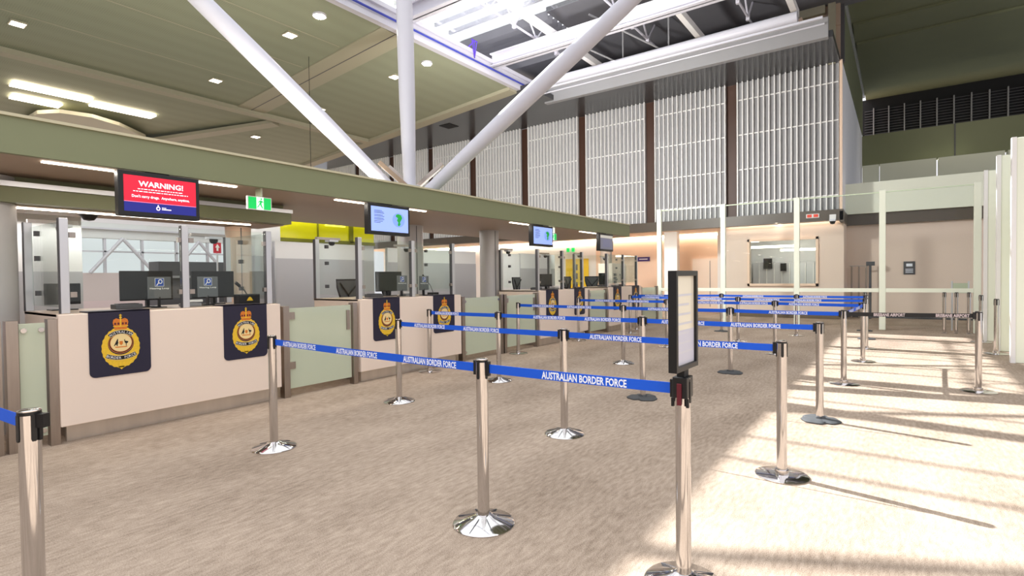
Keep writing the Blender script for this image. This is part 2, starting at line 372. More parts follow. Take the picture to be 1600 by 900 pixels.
# slatted wall ------------------------------------------------------------
gaps = [1.51, 4.55, 4.93, 7.5, 7.89, 10.43, 10.82, 13.30, 13.73, 16.28, 16.76, 19.1, 19.55, 22.0, 22.5, 24.9, 25.4, 27.9]
names = ['at the free corner of the wall', 'second from the free corner', 'third from the free corner', 'fourth from the free corner', 'fifth from the free corner', 'sixth from the free corner, crossed by the slanting strut', 'seventh, just beside the tree column', 'eighth, behind the tree column', 'last one, mostly hidden by the canopy']
for i in range(9):
    y0, y1 = gaps[2 * i], gaps[2 * i + 1]
    s = MB().box(19.78, 19.84, y0, y1, 3.5, 8.12, m_slatback)
    n = round((y1 - y0) / .168); p = (y1 - y0 - .03) / n
    for k in range(n + 1): s.box(19.66, 19.79, y0 + k * p, y0 + k * p + .032, 3.5, 8.14, m_slat)
    for z in (3.95, 5.1, 6.3, 7.5): s.box(19.74, 19.785, y0, y1, z, z + .035, m_slat)
    tag(s.build('slatted_wall_panel'), 'tall white vertical-slat wall panel, ' + names[i], 'wall panel', 'slatted panels of the back wall')
sbox('wall_backing', m_brown, 19.86, 19.98, 1.5, 28, 3.4, 8.12)
side = struct(B(19.68, 31, 1.44, 1.5, 3.45, 8.14).build('wall_side_perforated', perforated('perforated_white', (240, 240, 246), .9, 18)))
sbox('wall_side_upper', m_green, 20.2, 31, 1.42, 1.5, 8.14, 10.2)
struct(B(19.66, 19.74, 1.43, 1.53, 3.45, 8.16).build('trim_corner', m_peach))
# bulkhead, lower wall, recess
sbox('bulkhead', m_bulk, 19.6, 19.95, 1.4, 28, 3.16, 3.5)
sbox('wall_lower', m_wall, 20.1, 20.3, 1.42, 2.2, 0, 3.4)
sbox('wall_lower', m_wall, 20.1, 20.3, 4.23, 5.03, 0, 3.4)
sbox('wall_lower', m_wall, 20.1, 20.3, 2.2, 4.23, 0, 1.14)
sbox('wall_lower', m_wall, 20.1, 20.3, 2.2, 4.23, 2.64, 3.4)
w = thing('window_room', (20.1, 3.2, 1.14), 'large cream framed interior window looking into an office room', 'window')
fr = MB()
fr.box(20.03, 20.14, 2.13, 4.3, 1.08, 1.16).box(20.03, 20.14, 2.13, 4.3, 2.62, 2.7).box(20.03, 20.14, 2.13, 2.2, 1.08, 2.7).box(20.03, 20.14, 4.23, 4.3, 1.08, 2.7)
fr.build('window_frame', m_peach, w); B(20.15, 20.16, 2.2, 4.23, 1.16, 2.62).build('glass_pane', m_glass, w)
w['kind'] = 'structure'
# room beyond the window
room = MB().box(23.4, 23.5, 1.7, 6.2, 0, 3.3, m_part).box(20.3, 23.4, 1.65, 1.75, 0, 3.3, m_part).box(20.3, 23.4, 4.9, 5.0, 0, 3.3, m_part2).box(20.3, 23.5, 1.7, 5, 3.0, 3.1, m_part2)
struct(room.build('room_shell'))
rl = MB(); rl.box(21.6, 21.7, 2.9, 4.6, 2.46, 2.54).box(22.2, 22.3, 2.3, 3.6, 2.34, 2.42).box(20.9, 21.0, 4.1, 4.7, 2.66, 2.72)
tag(rl.build('ceiling_light', m_glow), 'bright strip lights seen inside the office through the window', 'light')
rk = MB(); rk.box(22.9, 23.3, 2.2, 4.7, 0, 1.95, m_part2)
for k in range(9): rk.box(22.85, 22.9, 2.3 + k * .27, 2.32 + k * .27, .3, 1.9, m_white2)
rk.box(22.8, 22.9, 4.0, 4.3, 1.7, 2.1, m_black); rk.box(22.8, 22.9, 3.5, 3.7, 1.6, 1.9, m_black)
tag(rk.build('storage_rack'), 'grey equipment rack inside the office behind the window', 'rack')
sbox('ceiling_recess', m_peach, 19.95, 26, 1.5, 28, 3.3, 3.4)
sbox('wall_recess_side', m_wall, 20.3, 24, 5.0, 5.06, 0, 3.3)
sbox('wall_recess_back', m_peach, 24, 24.2, 5.0, 12.2, 0, 3.3)
sbox('wall_far_back', m_white2, 24, 24.2, 12.2, 28, 0, 3.3)
sbox('baseboard_back', mat('skirting', (104, 88, 66), .5), 20.06, 20.1, 1.5, 5.03, 0, .16)
sbox('column_panel', m_part, 22.0, 22.3, 7.45, 8.0, 0, 3.3)
dr = MB().box(23.9, 23.98, 6.0, 7.4, 0, 2.2, m_desk).box(23.86, 23.9, 6.64, 6.66, .1, 2.1, m_grey)
struct(dr.build('door_1'))
for x0, x1, yy, zz in ((19.97, 20.07, 1.6, 3.2), ):
    tag(B(x0, x1, 1.6, 5.0, 3.24, 3.28).build('cove_light', m_glow), 'warm cove light strip above the office window wall', 'light')
tag(B(23.8, 23.95, 5.2, 27, 3.2, 3.27).build('cove_light', m_glow), 'warm cove light strip at the top of the recessed wall', 'light')
area('cove_lamp', (19.98, 3.3, 3.2), (.06, 3.5), 13, (1, .93, .84), (20.02, 3.3, 0))
area('recess_lamp', (20.4, 8.0, 3.27), (.5, 5.6), 150, (1, .93, .85), (22.4, 8.0, 0))
area('office_lamp', (21.8, 3.3, 2.9), (1.5, 2.4), 16, (.95, .95, 1), (21.8, 3.3, 0))
area('recess_lamp_far', (20.4, 17.5, 3.27), (.5, 12), 240, (1, .96, .9), (22.4, 17.5, 0))
area('mezzanine_lamp', (27.5, -2.5, 8.6), (4, .6), 30, (1, .9, .78), (30.6, -2.5, 6.0))
# right part: pale band, brown band, wall
sbox('wall_band', m_band, 21.0, 21.3, -9, 1.5, 3.44, 4.44)
sbox('wall_band_brown', m_bulk, 21.15, 21.3, -9, 1.5, 3.08, 3.44)
sbox('wall_right', m_wall, 21.35, 21.5, -9, 1.5, 0, 3.1)
sbox('wall_return', m_wall, 20.3, 21.4, 1.42, 1.56, 0, 3.2)
struct(B(19.6, 21.15, 1.38, 1.5, 3.1, 3.44).build('trim_bulkhead_return', m_bulk))
sbox('baseboard_right', m_dgrey, 21.31, 21.35, -9, 1.44, 0, .06)
sbox('mezzanine_floor', m_dgrey, 21.3, 31, -9, 1.4, 4.2, 4.4)
sbox('wall_olive', m_greenw, 31, 31.2, -14, 1.44, 6.6, 8.1)
for k, yy in enumerate((1.1, -.9, -3.9, -6.9)):
    pass
dm = MB()
for y0, y1 in ((1.4, .75), (.72, -1.35), (-1.42, -3.6), (-3.7, -9)): dm.box(30.3, 30.9, y1, y0, 5.7, 6.55)
tag(dm.build('metal_duct', mat('duct_metal', (226, 228, 206), .5)), 'row of pale sheet-metal duct boxes on the mezzanine under the olive wall', 'duct')
sbox('wall_olive_seam', m_dgrey, 30.98, 31.0, -2.05, -2.0, 6.6, 8.1)
gr = MB().box(32.5, 32.6, -14, 1.5, 8.0, 10.2, m_blackm)
for k in range(10): gr.box(32.3, 32.5, 1.0 - k * .62, 1.05 - k * .62, 8.1, 9.7, m_grey)
for k in range(12): gr.box(32.4, 32.5, -9, 1.4, 8.15 + k * .13, 8.18 + k * .13, m_dgrey)
struct(gr.build('wall_grille'))

# ------------------------------------------------------------------ glass wall with posts
gw = [(6.30, 'the one nearest the desks'), (4.31, 'beside the recessed doorway'), (2.32, 'in front of the office window'), (.34, 'standing alone beside the office corner'), (-1.53, 'at the corner with the tall white fins')]
for y, l in gw:
    tag(B(16.85, 16.95, y - .07, y + .07, 0, 3.62).build('glass_wall_post', m_band, bevel=.008), 'tall pale square post of the glass wall, ' + l, 'post', 'posts of the tall glass wall')
for i in range(4):
    y0, y1 = gw[i + 1][0] + .07, gw[i][0] - .07
    t = thing('glass_wall_pane', (16.9, (y0 + y1) / 2, 0), 'tall glass wall pane ' + ('between the desks end post and the doorway post', 'between the doorway post and the office window post', 'between the office window post and the lone post', 'between the lone post and the white fins')[i], 'glass pane', 'panes of the glass wall')
    B(16.89, 16.91, y0, y1, .1, 3.56).build('pane', m_wallglass, t)
    B(16.885, 16.915, y0, y1, 3.56, 3.585).build('top_edge', m_edge, t)
    B(16.84, 16.93, y0, y1, .98, 1.08).build('rail', m_band, t)
for X, l in ((15.1, 'farthest and shortest-looking'), (13.3, 'middle one'), (11.7, 'nearest and widest')):
    t = thing('wall_fin', (X, -1.9, 0), 'tall pale white freestanding wall fin, ' + l + ' of the three', 'wall panel', 'tall white fins')
    B(X, X + .1, -3.2, -1.53, .0, 3.62).build('panel', m_band, t, bevel=.01); B(X - .01, X + .11, -1.53, -1.47, 0, 3.63).build('edge_trim', m_white2, t)

# ------------------------------------------------------------------ canopy over the desks
can = thing('service_canopy', (7, 7.2, 2.55), 'long olive grey canopy running over the whole row of inspection desks', 'canopy')
B(-3, 13.6, 5.9, 5.96, 2.545, 2.85).build('fascia', m_canopy, can)
B(-3, 13.6, 5.96, 9.0, 2.83, 2.88).build('top_panel', m_canopy, can)
B(-3, 13.54, 5.96, 9.0, 2.55, 2.58).build('soffit', m_soffit, can)
B(-3, 13.6, 5.88, 6.0, 2.85, 2.875).build('top_trim', mat('trim_pale', (196, 190, 160), .5), can)
B(13.54, 13.6, 5.96, 9.0, 2.545, 2.85).build('end_panel', m_canopy, can)
for x0, x1 in ((1.40, 3.1), (4.42, 6.1), (8.4, 9.9), (11.2, 12.4), (-2, -.2)):
    B(x0, x1, 6.08, 6.13, 2.538, 2.55).build('strip_light', m_glow, can)
ib = thing('inner_canopy_beam', (3, 7, 2.25), 'lower olive beam with a light slot hanging behind the red warning screen', 'canopy')
B(-3, 4.33, 7.0, 7.2, 2.27, 2.42).build('fascia', mat('inner_green', (122, 126, 92), .5), ib)
B(-3, 4.33, 6.96, 7.2, 2.42, 2.47).build('top_trim', m_alu, ib)
B(-3, 4.33, 7.2, 7.9, 2.26, 2.3).build('soffit', m_soffit, ib); B(-3, 3.9, 7.3, 7.34, 2.245, 2.26).build('strip_light', m_glow, ib)
B(-3, 4.33, 7.2, 7.9, 2.3, 2.6).build('beam_core', m_canopy, ib)
# fluted round columns under the canopy
def pillar(x, y, r, z1, lab, m):
    t = thing('round_column', (x, y, 0), lab, 'column'); MB().lathe([(r, 0), (r, z1)], (x, y, 0), 36).build('shaft', m, t, smooth=True)
    MB().bar((x - r * .25 - .0, y - r * .97, 0.02), (x - r * .25, y - r * .97, z1 - .02), .012, .01).build('joint', m_dgrey, t); return t
m_col = mat('column_cladding', (186, 184, 184), .45, .15)
pillar(1.22, 7.3, .24, 2.54, 'broad pale round column at the near end of the desk row', m_col)
pillar(7.6, 8.05, .26, 2.55, 'grey round column below the tree column, behind the second desk', m_col)
pillar(9.62, 7.6, .22, 2.55, 'grey round column between the second and third desks', m_col)
pillar(3.95, 7.75, .17, 2.25, 'cream round column behind the far end of the first desk', m_peach)
pillar(16.9, 8.2, .2, 3.2, 'brownish column beside the yellow poster', m_soffit)

# tree column
bx, by, bz = 7.60, 8.03, 2.9
tree = thing('tree_column', (bx, by, bz), 'white tree column with four tapered steel struts spreading up from the canopy', 'column')
for tx, ty, tz in ((3.25, 10.94, 8.0), (10.85, 3.0, 8.3), (8.15, 8.75, 9.9), (10.25, 10.94, 8.3)):
    a = Vector((bx, by, bz)); b = Vector((tx, ty, tz)); d = b - a; d.normalize(); a2 = a + d * .28
    pts = [a2 + (b - a2) * t for t in (0, .12, .3, .5, .7, .88, 1)]
    MB().tube(pts, [.115, .135, .165, .175, .165, .14, .115], 24).build('strut', m_white, tree, smooth=True)
MB().lathe([(.28, 0), (.28, .12), (.2, .2), (.2, .5)], (bx, by, 2.86), 24).build('base_node', m_alu, tree, smooth=True)
# floodlights by the column
for i, (x, y, z, dx, dy, l) in enumerate(((7.16, 8.0, 3.50, -1, 1, 'long floodlight tilted over the canopy, outer one beside the slanting strut'), (7.75, 8.4, 3.56, -1, 1, 'floodlight tilted over the canopy, close beside the upright strut'), (8.42, 8.0, 3.60, 1, -1, 'long floodlight tilted towards the slatted wall, outer one'), (8.55, 8.4, 3.76, 1, -1, 'floodlight tilted towards the slatted wall, against the upright strut'))):
    t = thing('floodlight', (x, y, 2.9), l, 'light', 'floodlights around the tree column base')
    c = Vector((x, y, z)); d = Vector((dx * .42, dy * .55, .62)).normalized()
    MB().bar(c - d * .38, c + d * .38, .13, .09).build('housing', m_brushed if i % 2 else mat('flood_brown', (150, 128, 108), .4, .3), t, bevel=.01)
    MB().bar(c - d * .32 + Vector((0, 0, -.06)), c + d * .32 + Vector((0, 0, -.06)), .1, .02).build('lens', m_alu, t)
    MB().tube([c, c - d * .3 + Vector((0, 0, -.05)), (x - .25 * dx, y + .2 * -dy, 2.9)], .02, 8).build('bracket', m_alu, t)

# ceiling lamps in the perforated ceiling
def clamp_(x, y, l, big=False):
    z = cz(y) - .01
    t = thing('downlight', (x, y, z), l, 'light', 'downlights in the sloping ceiling')
    if big:
        MB().lathe([(.17, .02), (.17, -.03), (.13, -.03)], (x, y, z), 24).build('ring', m_white, t, smooth=True); MB().lathe([(.125, -.03), (.125, -.045)], (x, y, z), 24).build('lens', mat('downlight_glow', (255, 245, 220), .5, emit=60), t)
    else:
        B(x - .16, x + .16, y - .17, y + .17, z - .02, z + .02).build('frame', m_ceil2, t)
        for k in (-1, 1): B(x - .13, x + .13, y + k * .08 - .05, y + k * .08 + .05, z - .03, z - .02).build('lens', m_glow, t)
for x, y, l in ((3.55, 17.1, 'twin-slot downlight, the nearest one above the warning screen'), (8.2, 13.15, 'twin-slot downlight between the slanting strut and the round spotlight'), (8.15, 17.15, 'twin-slot downlight in the middle of the perforated ceiling'), (11.8, 17.1, 'twin-slot downlight just below the slanting strut'), (11.9, 13.2, 'twin-slot downlight half hidden beside the upright strut'), (11.66, 21.3, 'small twin-slot downlight beyond the ceiling step')): clamp_(x, y, l)
clamp_(8.18, 11.8, 'round bright spotlight near the roof edge, away from the strut', True); clamp_(11.95, 11.8, 'round bright spotlight just beyond the upright strut', True)
for (x0, x1, y, l) in ((4.2, 6.1, 21.1, 'long bright ceiling light panel, near half'), (6.2, 8.0, 21.4, 'long bright ceiling light panel, far half'), (4.4, 5.6, 22.2, 'short second light panel beside the long ceiling light')):
    tag(B(x0, x1, y - .25, y + .25, cz(y) - .07, cz(y) - .03).build('ceiling_light_panel', m_glow), l, 'light', 'ceiling light panels beyond the step')
arc = [(5.0, 27.0), (5.1, 22.6), (5.5, 21.9), (6.3, 21.7), (7.2, 22.1), (8.4, 23.2), (9.2, 25.5), (9.2, 27)]
tag(MB().prism(arc, (0, 0, 6.95), (1, 0, 0), (0, 1, 0), .12).build('ceiling_raft', mat('raft_pale', (196, 192, 168), .6)), 'pale curved ceiling raft below the bright light panels', 'ceiling raft')
tag(MB().bar((8.4, 24.5, 6.9), (11.3, 19.2, 7.45), .5, .12).build('ceiling_fold', m_ceil2), 'pale folded ceiling strip beside the curved raft', 'ceiling strip')
tag(MB().tube([(9.25, 13.9, cz(13.9)), (9.25, 13.9, 2.8)], .008, 6).build('hanging_cable', m_blackm), 'thin black cable hanging from the ceiling to the canopy', 'cable')

# ------------------------------------------------------------------ desks
def rrect(w, h, r, bottom_only=False):
    """rounded rectangle hanging down from y=0, width w centred, height h"""
    pts = [(-w / 2, 0)]
    for k in range(7): a = PI + k / 6 * PI / 2; pts.append((-w / 2 + r + r * math.cos(a), -h + r + r * math.sin(a)))
    for k in range(7): a = 1.5 * PI + k / 6 * PI / 2; pts.append((w / 2 - r + r * math.cos(a), -h + r + r * math.sin(a)))
    pts.append((w / 2, 0)); return pts
def ell(rx, ry, n=40, cx=0, cy=0, mod=None): return [(cx + rx * math.cos(2 * PI * k / n) * (mod(k) if mod else 1), cy + ry * math.sin(2 * PI * k / n) * (mod(k) if mod else 1)) for k in range(n)]
U = Vector((1, 0, 0)); V = Vector((0, 0, 1))        # frames facing -Y: u x v = -Y
def badge(e, o, sc=1.0, t=.0012):
    """crowned wreath badge; origin at the top middle of its banner"""
    o = Vector(o); u = U * sc; v = V * sc
    P = lambda poly, m, off, : e.prism(poly, o, u, v, t, m, off)
    # wreath
    e.prism(ell(.156, .195, 48, 0, -.36, lambda k: 1 + .035 * (k % 2)), o, u, v, t, m_gold, .0005)
    e.prism([(-.03, -.545), (.03, -.545), (0, -.578)], o, u, v, t, m_gold, .0005)
    e.prism(ell(.108, .110, 40, 0, -.322), o, u, v, t, m_navy, .0012)
    e.prism(ell(.104, .104, 40, 0, -.316), o, u, v, t, m_gold2, .0018)
    e.prism(ell(.100, .099, 40, 0, -.316), o, u, v, t, m_blackm, .0024)
    e.prism(ell(.092, .090, 40, 0, -.315), o, u, v, t, m_gold2, .0030)
    e.prism(ell(.088, .085, 40, 0, -.315), o, u, v, t, m_cream, .0036)
    # ribbons with lettering on arcs
    def ribbon(cy, R, a0, a1, th, word, top):
        n = 12; A = [math.radians(a0 + (a1 - a0) * k / n) for k in range(n + 1)]
        for grow, m, off in ((.004, m_cream, .0042), (0, m_blackm, .0048)):
            out = [(math.cos(a) * (R + th / 2 + grow), cy + math.sin(a) * (R + th / 2 + grow)) for a in A]; inn = [(math.cos(a) * (R - th / 2 - grow), cy + math.sin(a) * (R - th / 2 - grow)) for a in A]
            for k in range(n): e.prism([out[k], out[k + 1], inn[k + 1], inn[k]], o, u, v, t, m, off)
        L = len(word)
        for k, ch in enumerate(word):
            if ch == ' ': continue
            f = (k + .5) / L; a = math.radians(a1 - (a1 - a0) * f) if top else math.radians(a0 + (a1 - a0) * f)
            rr = R - th * .3 if top else R + th * .3
            c = Vector(o) + u * (math.cos(a) * rr) + v * (cy + math.sin(a) * rr)
            if top: uu = u * math.sin(a) - v * math.cos(a); vv = u * math.cos(a) + v * math.sin(a)
            else: uu = -u * math.sin(a) + v * math.cos(a); vv = -u * math.cos(a) - v * math.sin(a)
            e.text(ch, c, uu, vv, height=th * .62, m=m_white2, t=.0005, off=.0062, bold=.01)
    ribbon(-.36, .150, 50, 130, .034, 'AUSTRALIAN', True)
    ribbon(-.20, .262, -118, -62, .036, 'BORDER FORCE', False)
    # crown
    e.prism([(-.05, -.185), (.05, -.185), (.055, -.158), (-.055, -.158)], o, u, v, t, m_gold2, .003)
    e.prism([(-.055, -.16), (-.065, -.115), (-.058, -.088), (-.035, -.075), (-.012, -.085), (0, -.078), (.012, -.085), (.035, -.075), (.058, -.088), (.065, -.115), (.055, -.16)], o, u, v, t, m_gold2, .0024)
    for xx in (-.045, -.018, .018, .045): e.prism(ell(.009, .012, 10, xx, -.128), o, u, v, t, m_red, .0032)
    e.prism([(-.062, -.158), (.062, -.158), (.062, -.15), (-.062, -.15)], o, u, v, t, m_gold, .0040)
    e.prism([(-.004, -.15), (.004, -.15), (.006, -.08), (-.006, -.08)], o, u, v, t, m_gold, .0040)
    e.prism(ell(.011, .011, 12, 0, -.068), o, u, v, t, m_gold, .003); e.prism([(-.004, -.06), (.004, -.06), (.004, -.035), (-.004, -.035)], o, u, v, t, m_gold, .003); e.prism([(-.012, -.05), (.012, -.05), (.012, -.043), (-.012, -.043)], o, u, v, t, m_gold, .0036)
    # kangaroo, shield, emu
    e.prism([(-.062, -.345), (-.05, -.34), (-.042, -.315), (-.034, -.285), (-.028, -.272), (-.024, -.285), (-.026, -.3), (-.022, -.318), (-.028, -.322), (-.03, -.345), (-.036, -.345), (-.04, -.33)], o, u, v, t, m_blackm, .0042)
    e.prism([(.025, -.29), (.032, -.283), (.034, -.3), (.05, -.303), (.062, -.31), (.055, -.322), (.046, -.325), (.044, -.35), (.04, -.35), (.038, -.325), (.03, -.315)], o, u, v, t, m_blackm, .0042)
    e.prism([(-.014, -.3), (.014, -.3), (.014, -.325), (0, -.342), (-.014, -.325)], o, u, v, t, m_gold2, .0042)
    e.prism([(-.055, -.352), (.055, -.352), (.045, -.362), (-.045, -.362)], o, u, v, t, m_gold2, .0042)

desk_x = [1.50, 4.86, 9.56, 12.92]
dn = ['nearest', 'second', 'third', 'farthest']
for i, X in enumerate(desk_x):
    L = 2.15
    t = thing('inspection_desk', (X + L / 2, 6.7, 0), 'cream fronted border inspection desk, the %s of four' % ('nearest one, below the red warning screen', 'second one, below the blue map screen', 'third one, beyond the round grey column', 'farthest one, near the peach recess')[i], 'desk', 'inspection desks in a row')
    B(X, X + L, 6.18, 6.24, .157, 1.185).build('front_panel', m_desk, t, bevel=.006)
    B(X, X + .05, 6.24, 7.28, .157, 1.185).build('side_panel', m_desk, t); B(X + L - .05, X + L, 6.24, 7.28, .157, 1.185).build('side_panel', m_desk, t)
    B(X, X + L, 6.24, 7.3, 1.165, 1.19).build('worktop', mat('worktop', (196, 176, 158), .35), t)
    B(X + .06, X + L - .06, 6.27, 6.31, 0, .2).build('kickboard', mat('kick_steel', (206, 196, 184), .3, .7, noise=.2, nscale=2, stretch=(3, 1, .2)), t)
    B(X + .1, X + L - .1, 6.34, 7.2, .0, .15).build('plinth', m_brushed, t)
    # glass screens
    g = thing('desk_screen', (X + 1.1, 6.4, 1.19), 'clear security glass screen with steel posts on the %s desk' % dn[i], 'glass screen', 'security screens on the desks')
    zt = 2.08
    for px, py, h, nm in ((X + .08, 6.3, zt, 'post'), (X + 1.12, 6.3, zt, 'post'), (X + 2.07, 6.3, zt, 'post'), (X + .03, 7.25, 2.1, 'post'), (X + 2.03, 7.22, 2.05, 'post')):
        B(px - .034, px + .034, py - .03, py + .03, 1.19, h).build(nm, m_alu, g, bevel=.004)
        B(px - .037, px - .034, py - .03, py + .032, 1.19, h).build('post_edge', m_dgrey, g)
    gp1 = B(X + .12, X + 1.08, 6.29, 6.302, 1.3, zt - .02).build('glass_pane', m_glass, g)
    gp2 = B(X + 1.16, X + 2.03, 6.29, 6.302, 1.3, zt - .02).build('glass_pane', m_glass, g)
    B(X + .05, X + .062, 6.34, 7.2, 1.25, zt - .03).build('glass_pane', m_glass, g)
    B(X + 2.05, X + 2.062, 6.34, 7.18, 1.25, zt - .03).build('glass_pane', m_glass, g)
    for px in (X + .12, X + 1.05, X + 1.16, X + 2.0):
        for zz in (1.34, 1.9): B(px, px + .05, 6.275, 6.315, zz, zz + .05).build('clamp', m_brushed, gp1 if px < X + 1.1 else gp2)
    for px, py in ((X + .055, 7.0), (X + 2.055, 6.9)):
        for zz in (1.35, 1.7, 1.95): B(px - .02, px + .02, py, py + .05, zz, zz + .05).build('clamp', m_dgrey, g)
    # security cameras on the back posts
    for k, (px, py, h) in enumerate(((X + .03, 7.25, 2.1), (X + 2.03 - .45, 7.22, 2.05))):
        c = thing('security_camera', (px + .2, py, h), 'small dome camera on a steel arm over the %s desk, %s' % (dn[i], ('by its near end post', 'by its far end post')[k]), 'camera', 'dome cameras over the desks')
        B(px, px + .42, py - .03, py + .03, h, h + .035).build('arm', m_brushed, c); B(px + .2, px + .36, py - .06, py + .06, h - .03, h).build('mount', m_alu, c)
        MB().lathe([(.0, -.06), (.03, -.055), (.048, -.03), (.05, 0)], (px + .28, py, h - .03), 16).build('dome', m_black, c, smooth=True)
    # banners
    for k, bxx in enumerate((.22, 1.46)):
        b = thing('crest_banner', (X + bxx + .255, 6.17, 1.19), 'navy crest banner on the %s desk, %s' % (dn[i], ('nearer the camera', 'farther from the camera')[k]), 'banner', 'crest banners hung on the desks')
        B_ = MB().prism(rrect(.51, .63, .05), (X + bxx + .255, 6.178, 1.2), U, V, .006); cl_ = B_.build('cloth', m_navy, b)
        B(X + bxx, X + bxx + .51, 6.172, 6.42, 1.19, 1.2).build('top_flap', m_navy, b)
        e = MB(); badge(e, (X + bxx + .255, 6.1718, 1.2)); e.build('crest', None, cl_)

# gates and green glass between the desks
def gate(x0, x1, lab, hinge=True):
    t = thing('glass_gate', ((x0 + x1) / 2, 6.25, 0), lab, 'gate', 'green glass gates between the desks')
    B(x0, x0 + .08, 6.2, 6.3, 0, 1.15).build('post', m_brushed, t); B(x1 - .07, x1, 6.2, 6.3, 0, 1.15).build('post', m_brushed, t)
    lf = B(x0 + .09, x1 - .08, 6.24, 6.255, .1, 1.12).build('glass_leaf', m_frost, t, bevel=.003)
    if hinge:
        for zz in (.35, .98): B(x0 + .09, x0 + .17, 6.222, 6.272, zz, zz + .09).build('hinge', m_brushed, lf)
        B(x1 - .16, x1 - .11, 6.222, 6.272, .78, 1.05).build('latch', m_brushed, lf)
    else:
        for xx in (x0 + .12, x1 - .11):
            for zz in (1.06, .15): MB().tube([(xx, 6.22, zz), (xx, 6.27, zz)], .022, 12).build('glass_clip', m_chrome, lf)
gate(3.7, 4.82, 'green frosted glass gate between the nearest and second desks'); gate(11.76, 12.88, 'green frosted glass gate between the third and farthest desks')
gate(8.3, 9.52, 'green frosted glass gate just beside the third desk'); gate(7.06, 8.26, 'fixed green glass panel just beyond the second desk', False)
gate(1.15, 1.50, 'narrow green glass panel with steel clips at the near end of the nearest desk', False); gate(.02, 1.12, 'green glass gate leaf cut off by the picture edge')
gate(15.12, 16.5, 'green glass panel beyond the farthest desk', False)

# ------------------------------------------------------------------ screens
def display(x0, x1, lab, kind):
    z0, z1, y = 2.1, 2.525, 5.85
    t = thing('display_screen', ((x0 + x1) / 2, y, z0), lab, 'screen', 'screens hung from the canopy')
    cs = B(x0, x1, y, y + .09, z0, z1).build('casing', m_black, t, bevel=.006)
    B((x0 + x1) / 2 - .1, (x0 + x1) / 2 + .1, y + .06, y + .2, z1 - .1, z1 + .075).build('bracket', m_blackm, t)
    a, b, c, d = x0 + .045, x1 - .035, z0 + .045, z1 - .04; w = b - a; h = d - c; o = Vector((a, y, c))
    s = MB(); R = lambda u0, u1, v0, v1, m, off=.004: s.prism([(u0 * w, v0 * h), (u1 * w, v0 * h), (u1 * w, v1 * h), (u0 * w, v1 * h)], o, U, V, .0008, m, off)
    if kind == 'warn':
        R(0, 1, .27, 1, mat('screen_red', (222, 20, 50), .3, emit=.75), .001); R(0, 1, 0, .27, mat('screen_navy', (22, 28, 120), .3, emit=.7), .001); R(0, 1, .265, .28, mat('screen_pink', (230, 130, 170), .3, emit=.7), .002)
        mw = mat('screen_white', (255, 240, 245), .3, emit=.95)
        s.text('WARNING!', o + U * w * .5 + V * h * .72, U, V, width=w * .62, height=h * .15, m=mw, off=.003, bold=.025)
        for v0, u0, u1 in ((.63, .18, .80), (.56, .12, .88)):
            u = u0
            while u < u1: q = random.uniform(.02, .06); R(u, min(u + q, u1), v0, v0 + .022, mw, .002); u += q + .012
        s.text("Don't carry drugs.  Anywhere, anytime.", o + U * w * .5 + V * h * .40, U, V, width=w * .8, height=h * .075, m=mw, off=.003, bold=.02)
        s.prism(ell(.028 * w, .06 * h, 20, .45 * w, .13 * h), o, U, V, .0008, mw, .002); s.prism(ell(.015 * w, .035 * h, 16, .45 * w, .13 * h), o, U, V, .0008, MC['screen_navy'], .003); R(.443, .457, .17, .23, mw, .002)
        R(.50, .56, .145, .165, mw, .002); R(.50, .63, .10, .125, mw, .002)
    elif kind == 'map':
        R(0, 1, 0, 1, mat('screen_blue', (150, 175, 240), .3, emit=.62), .001); dk = mat('screen_text', (70, 90, 160), .3, emit=.2)
        for k, (v0, l) in enumerate(((.83, .2), (.78, .24), (.73, .26), (.65, .22), (.6, .26), (.52, .24), (.47, .26), (.4, .22), (.34, .16))): R(.08, .08 + l, v0, v0 + .022, dk, .002)
        s.prism(ell(.17 * w, .30 * h, 28, .73 * w, .52 * h), o, U, V, .0008, mat('screen_halo', (120, 150, 225), .3, emit=.7), .002)
        gm = mat('screen_green', (10, 150, 50), .3, emit=.6)
        s.prism([(p[0] * w, p[1] * h) for p in ((.66, .74), (.72, .78), (.80, .74), (.83, .62), (.80, .52), (.77, .44), (.78, .34), (.74, .26), (.70, .3), (.72, .42), (.68, .5), (.71, .6), (.65, .66))], o, U, V, .0008, gm, .003)
    else:
        R(0, 1, 0, 1, mat('screen_dim', (120, 122, 140), .25, emit=.35), .001)
        for k in range(5): R(.2, .8, .2 + k * .11, .23 + k * .11, mat('screen_dimtext', (80, 90, 150), .3, emit=.3), .002)
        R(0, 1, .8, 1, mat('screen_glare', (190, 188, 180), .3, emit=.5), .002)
    s.build('screen_image', None, cs)
display(1.88, 2.59, 'hanging screen with a red WARNING notice over a navy strip', 'warn')
display(4.76, 5.52, 'hanging blue screen with a green map, above the second desk', 'map')
display(8.78, 9.56, 'hanging blue screen with a green map, beyond the round column', 'map')
display(11.7, 12.46, 'dim grey hanging screen, nearest the far end of the canopy', 'dim')
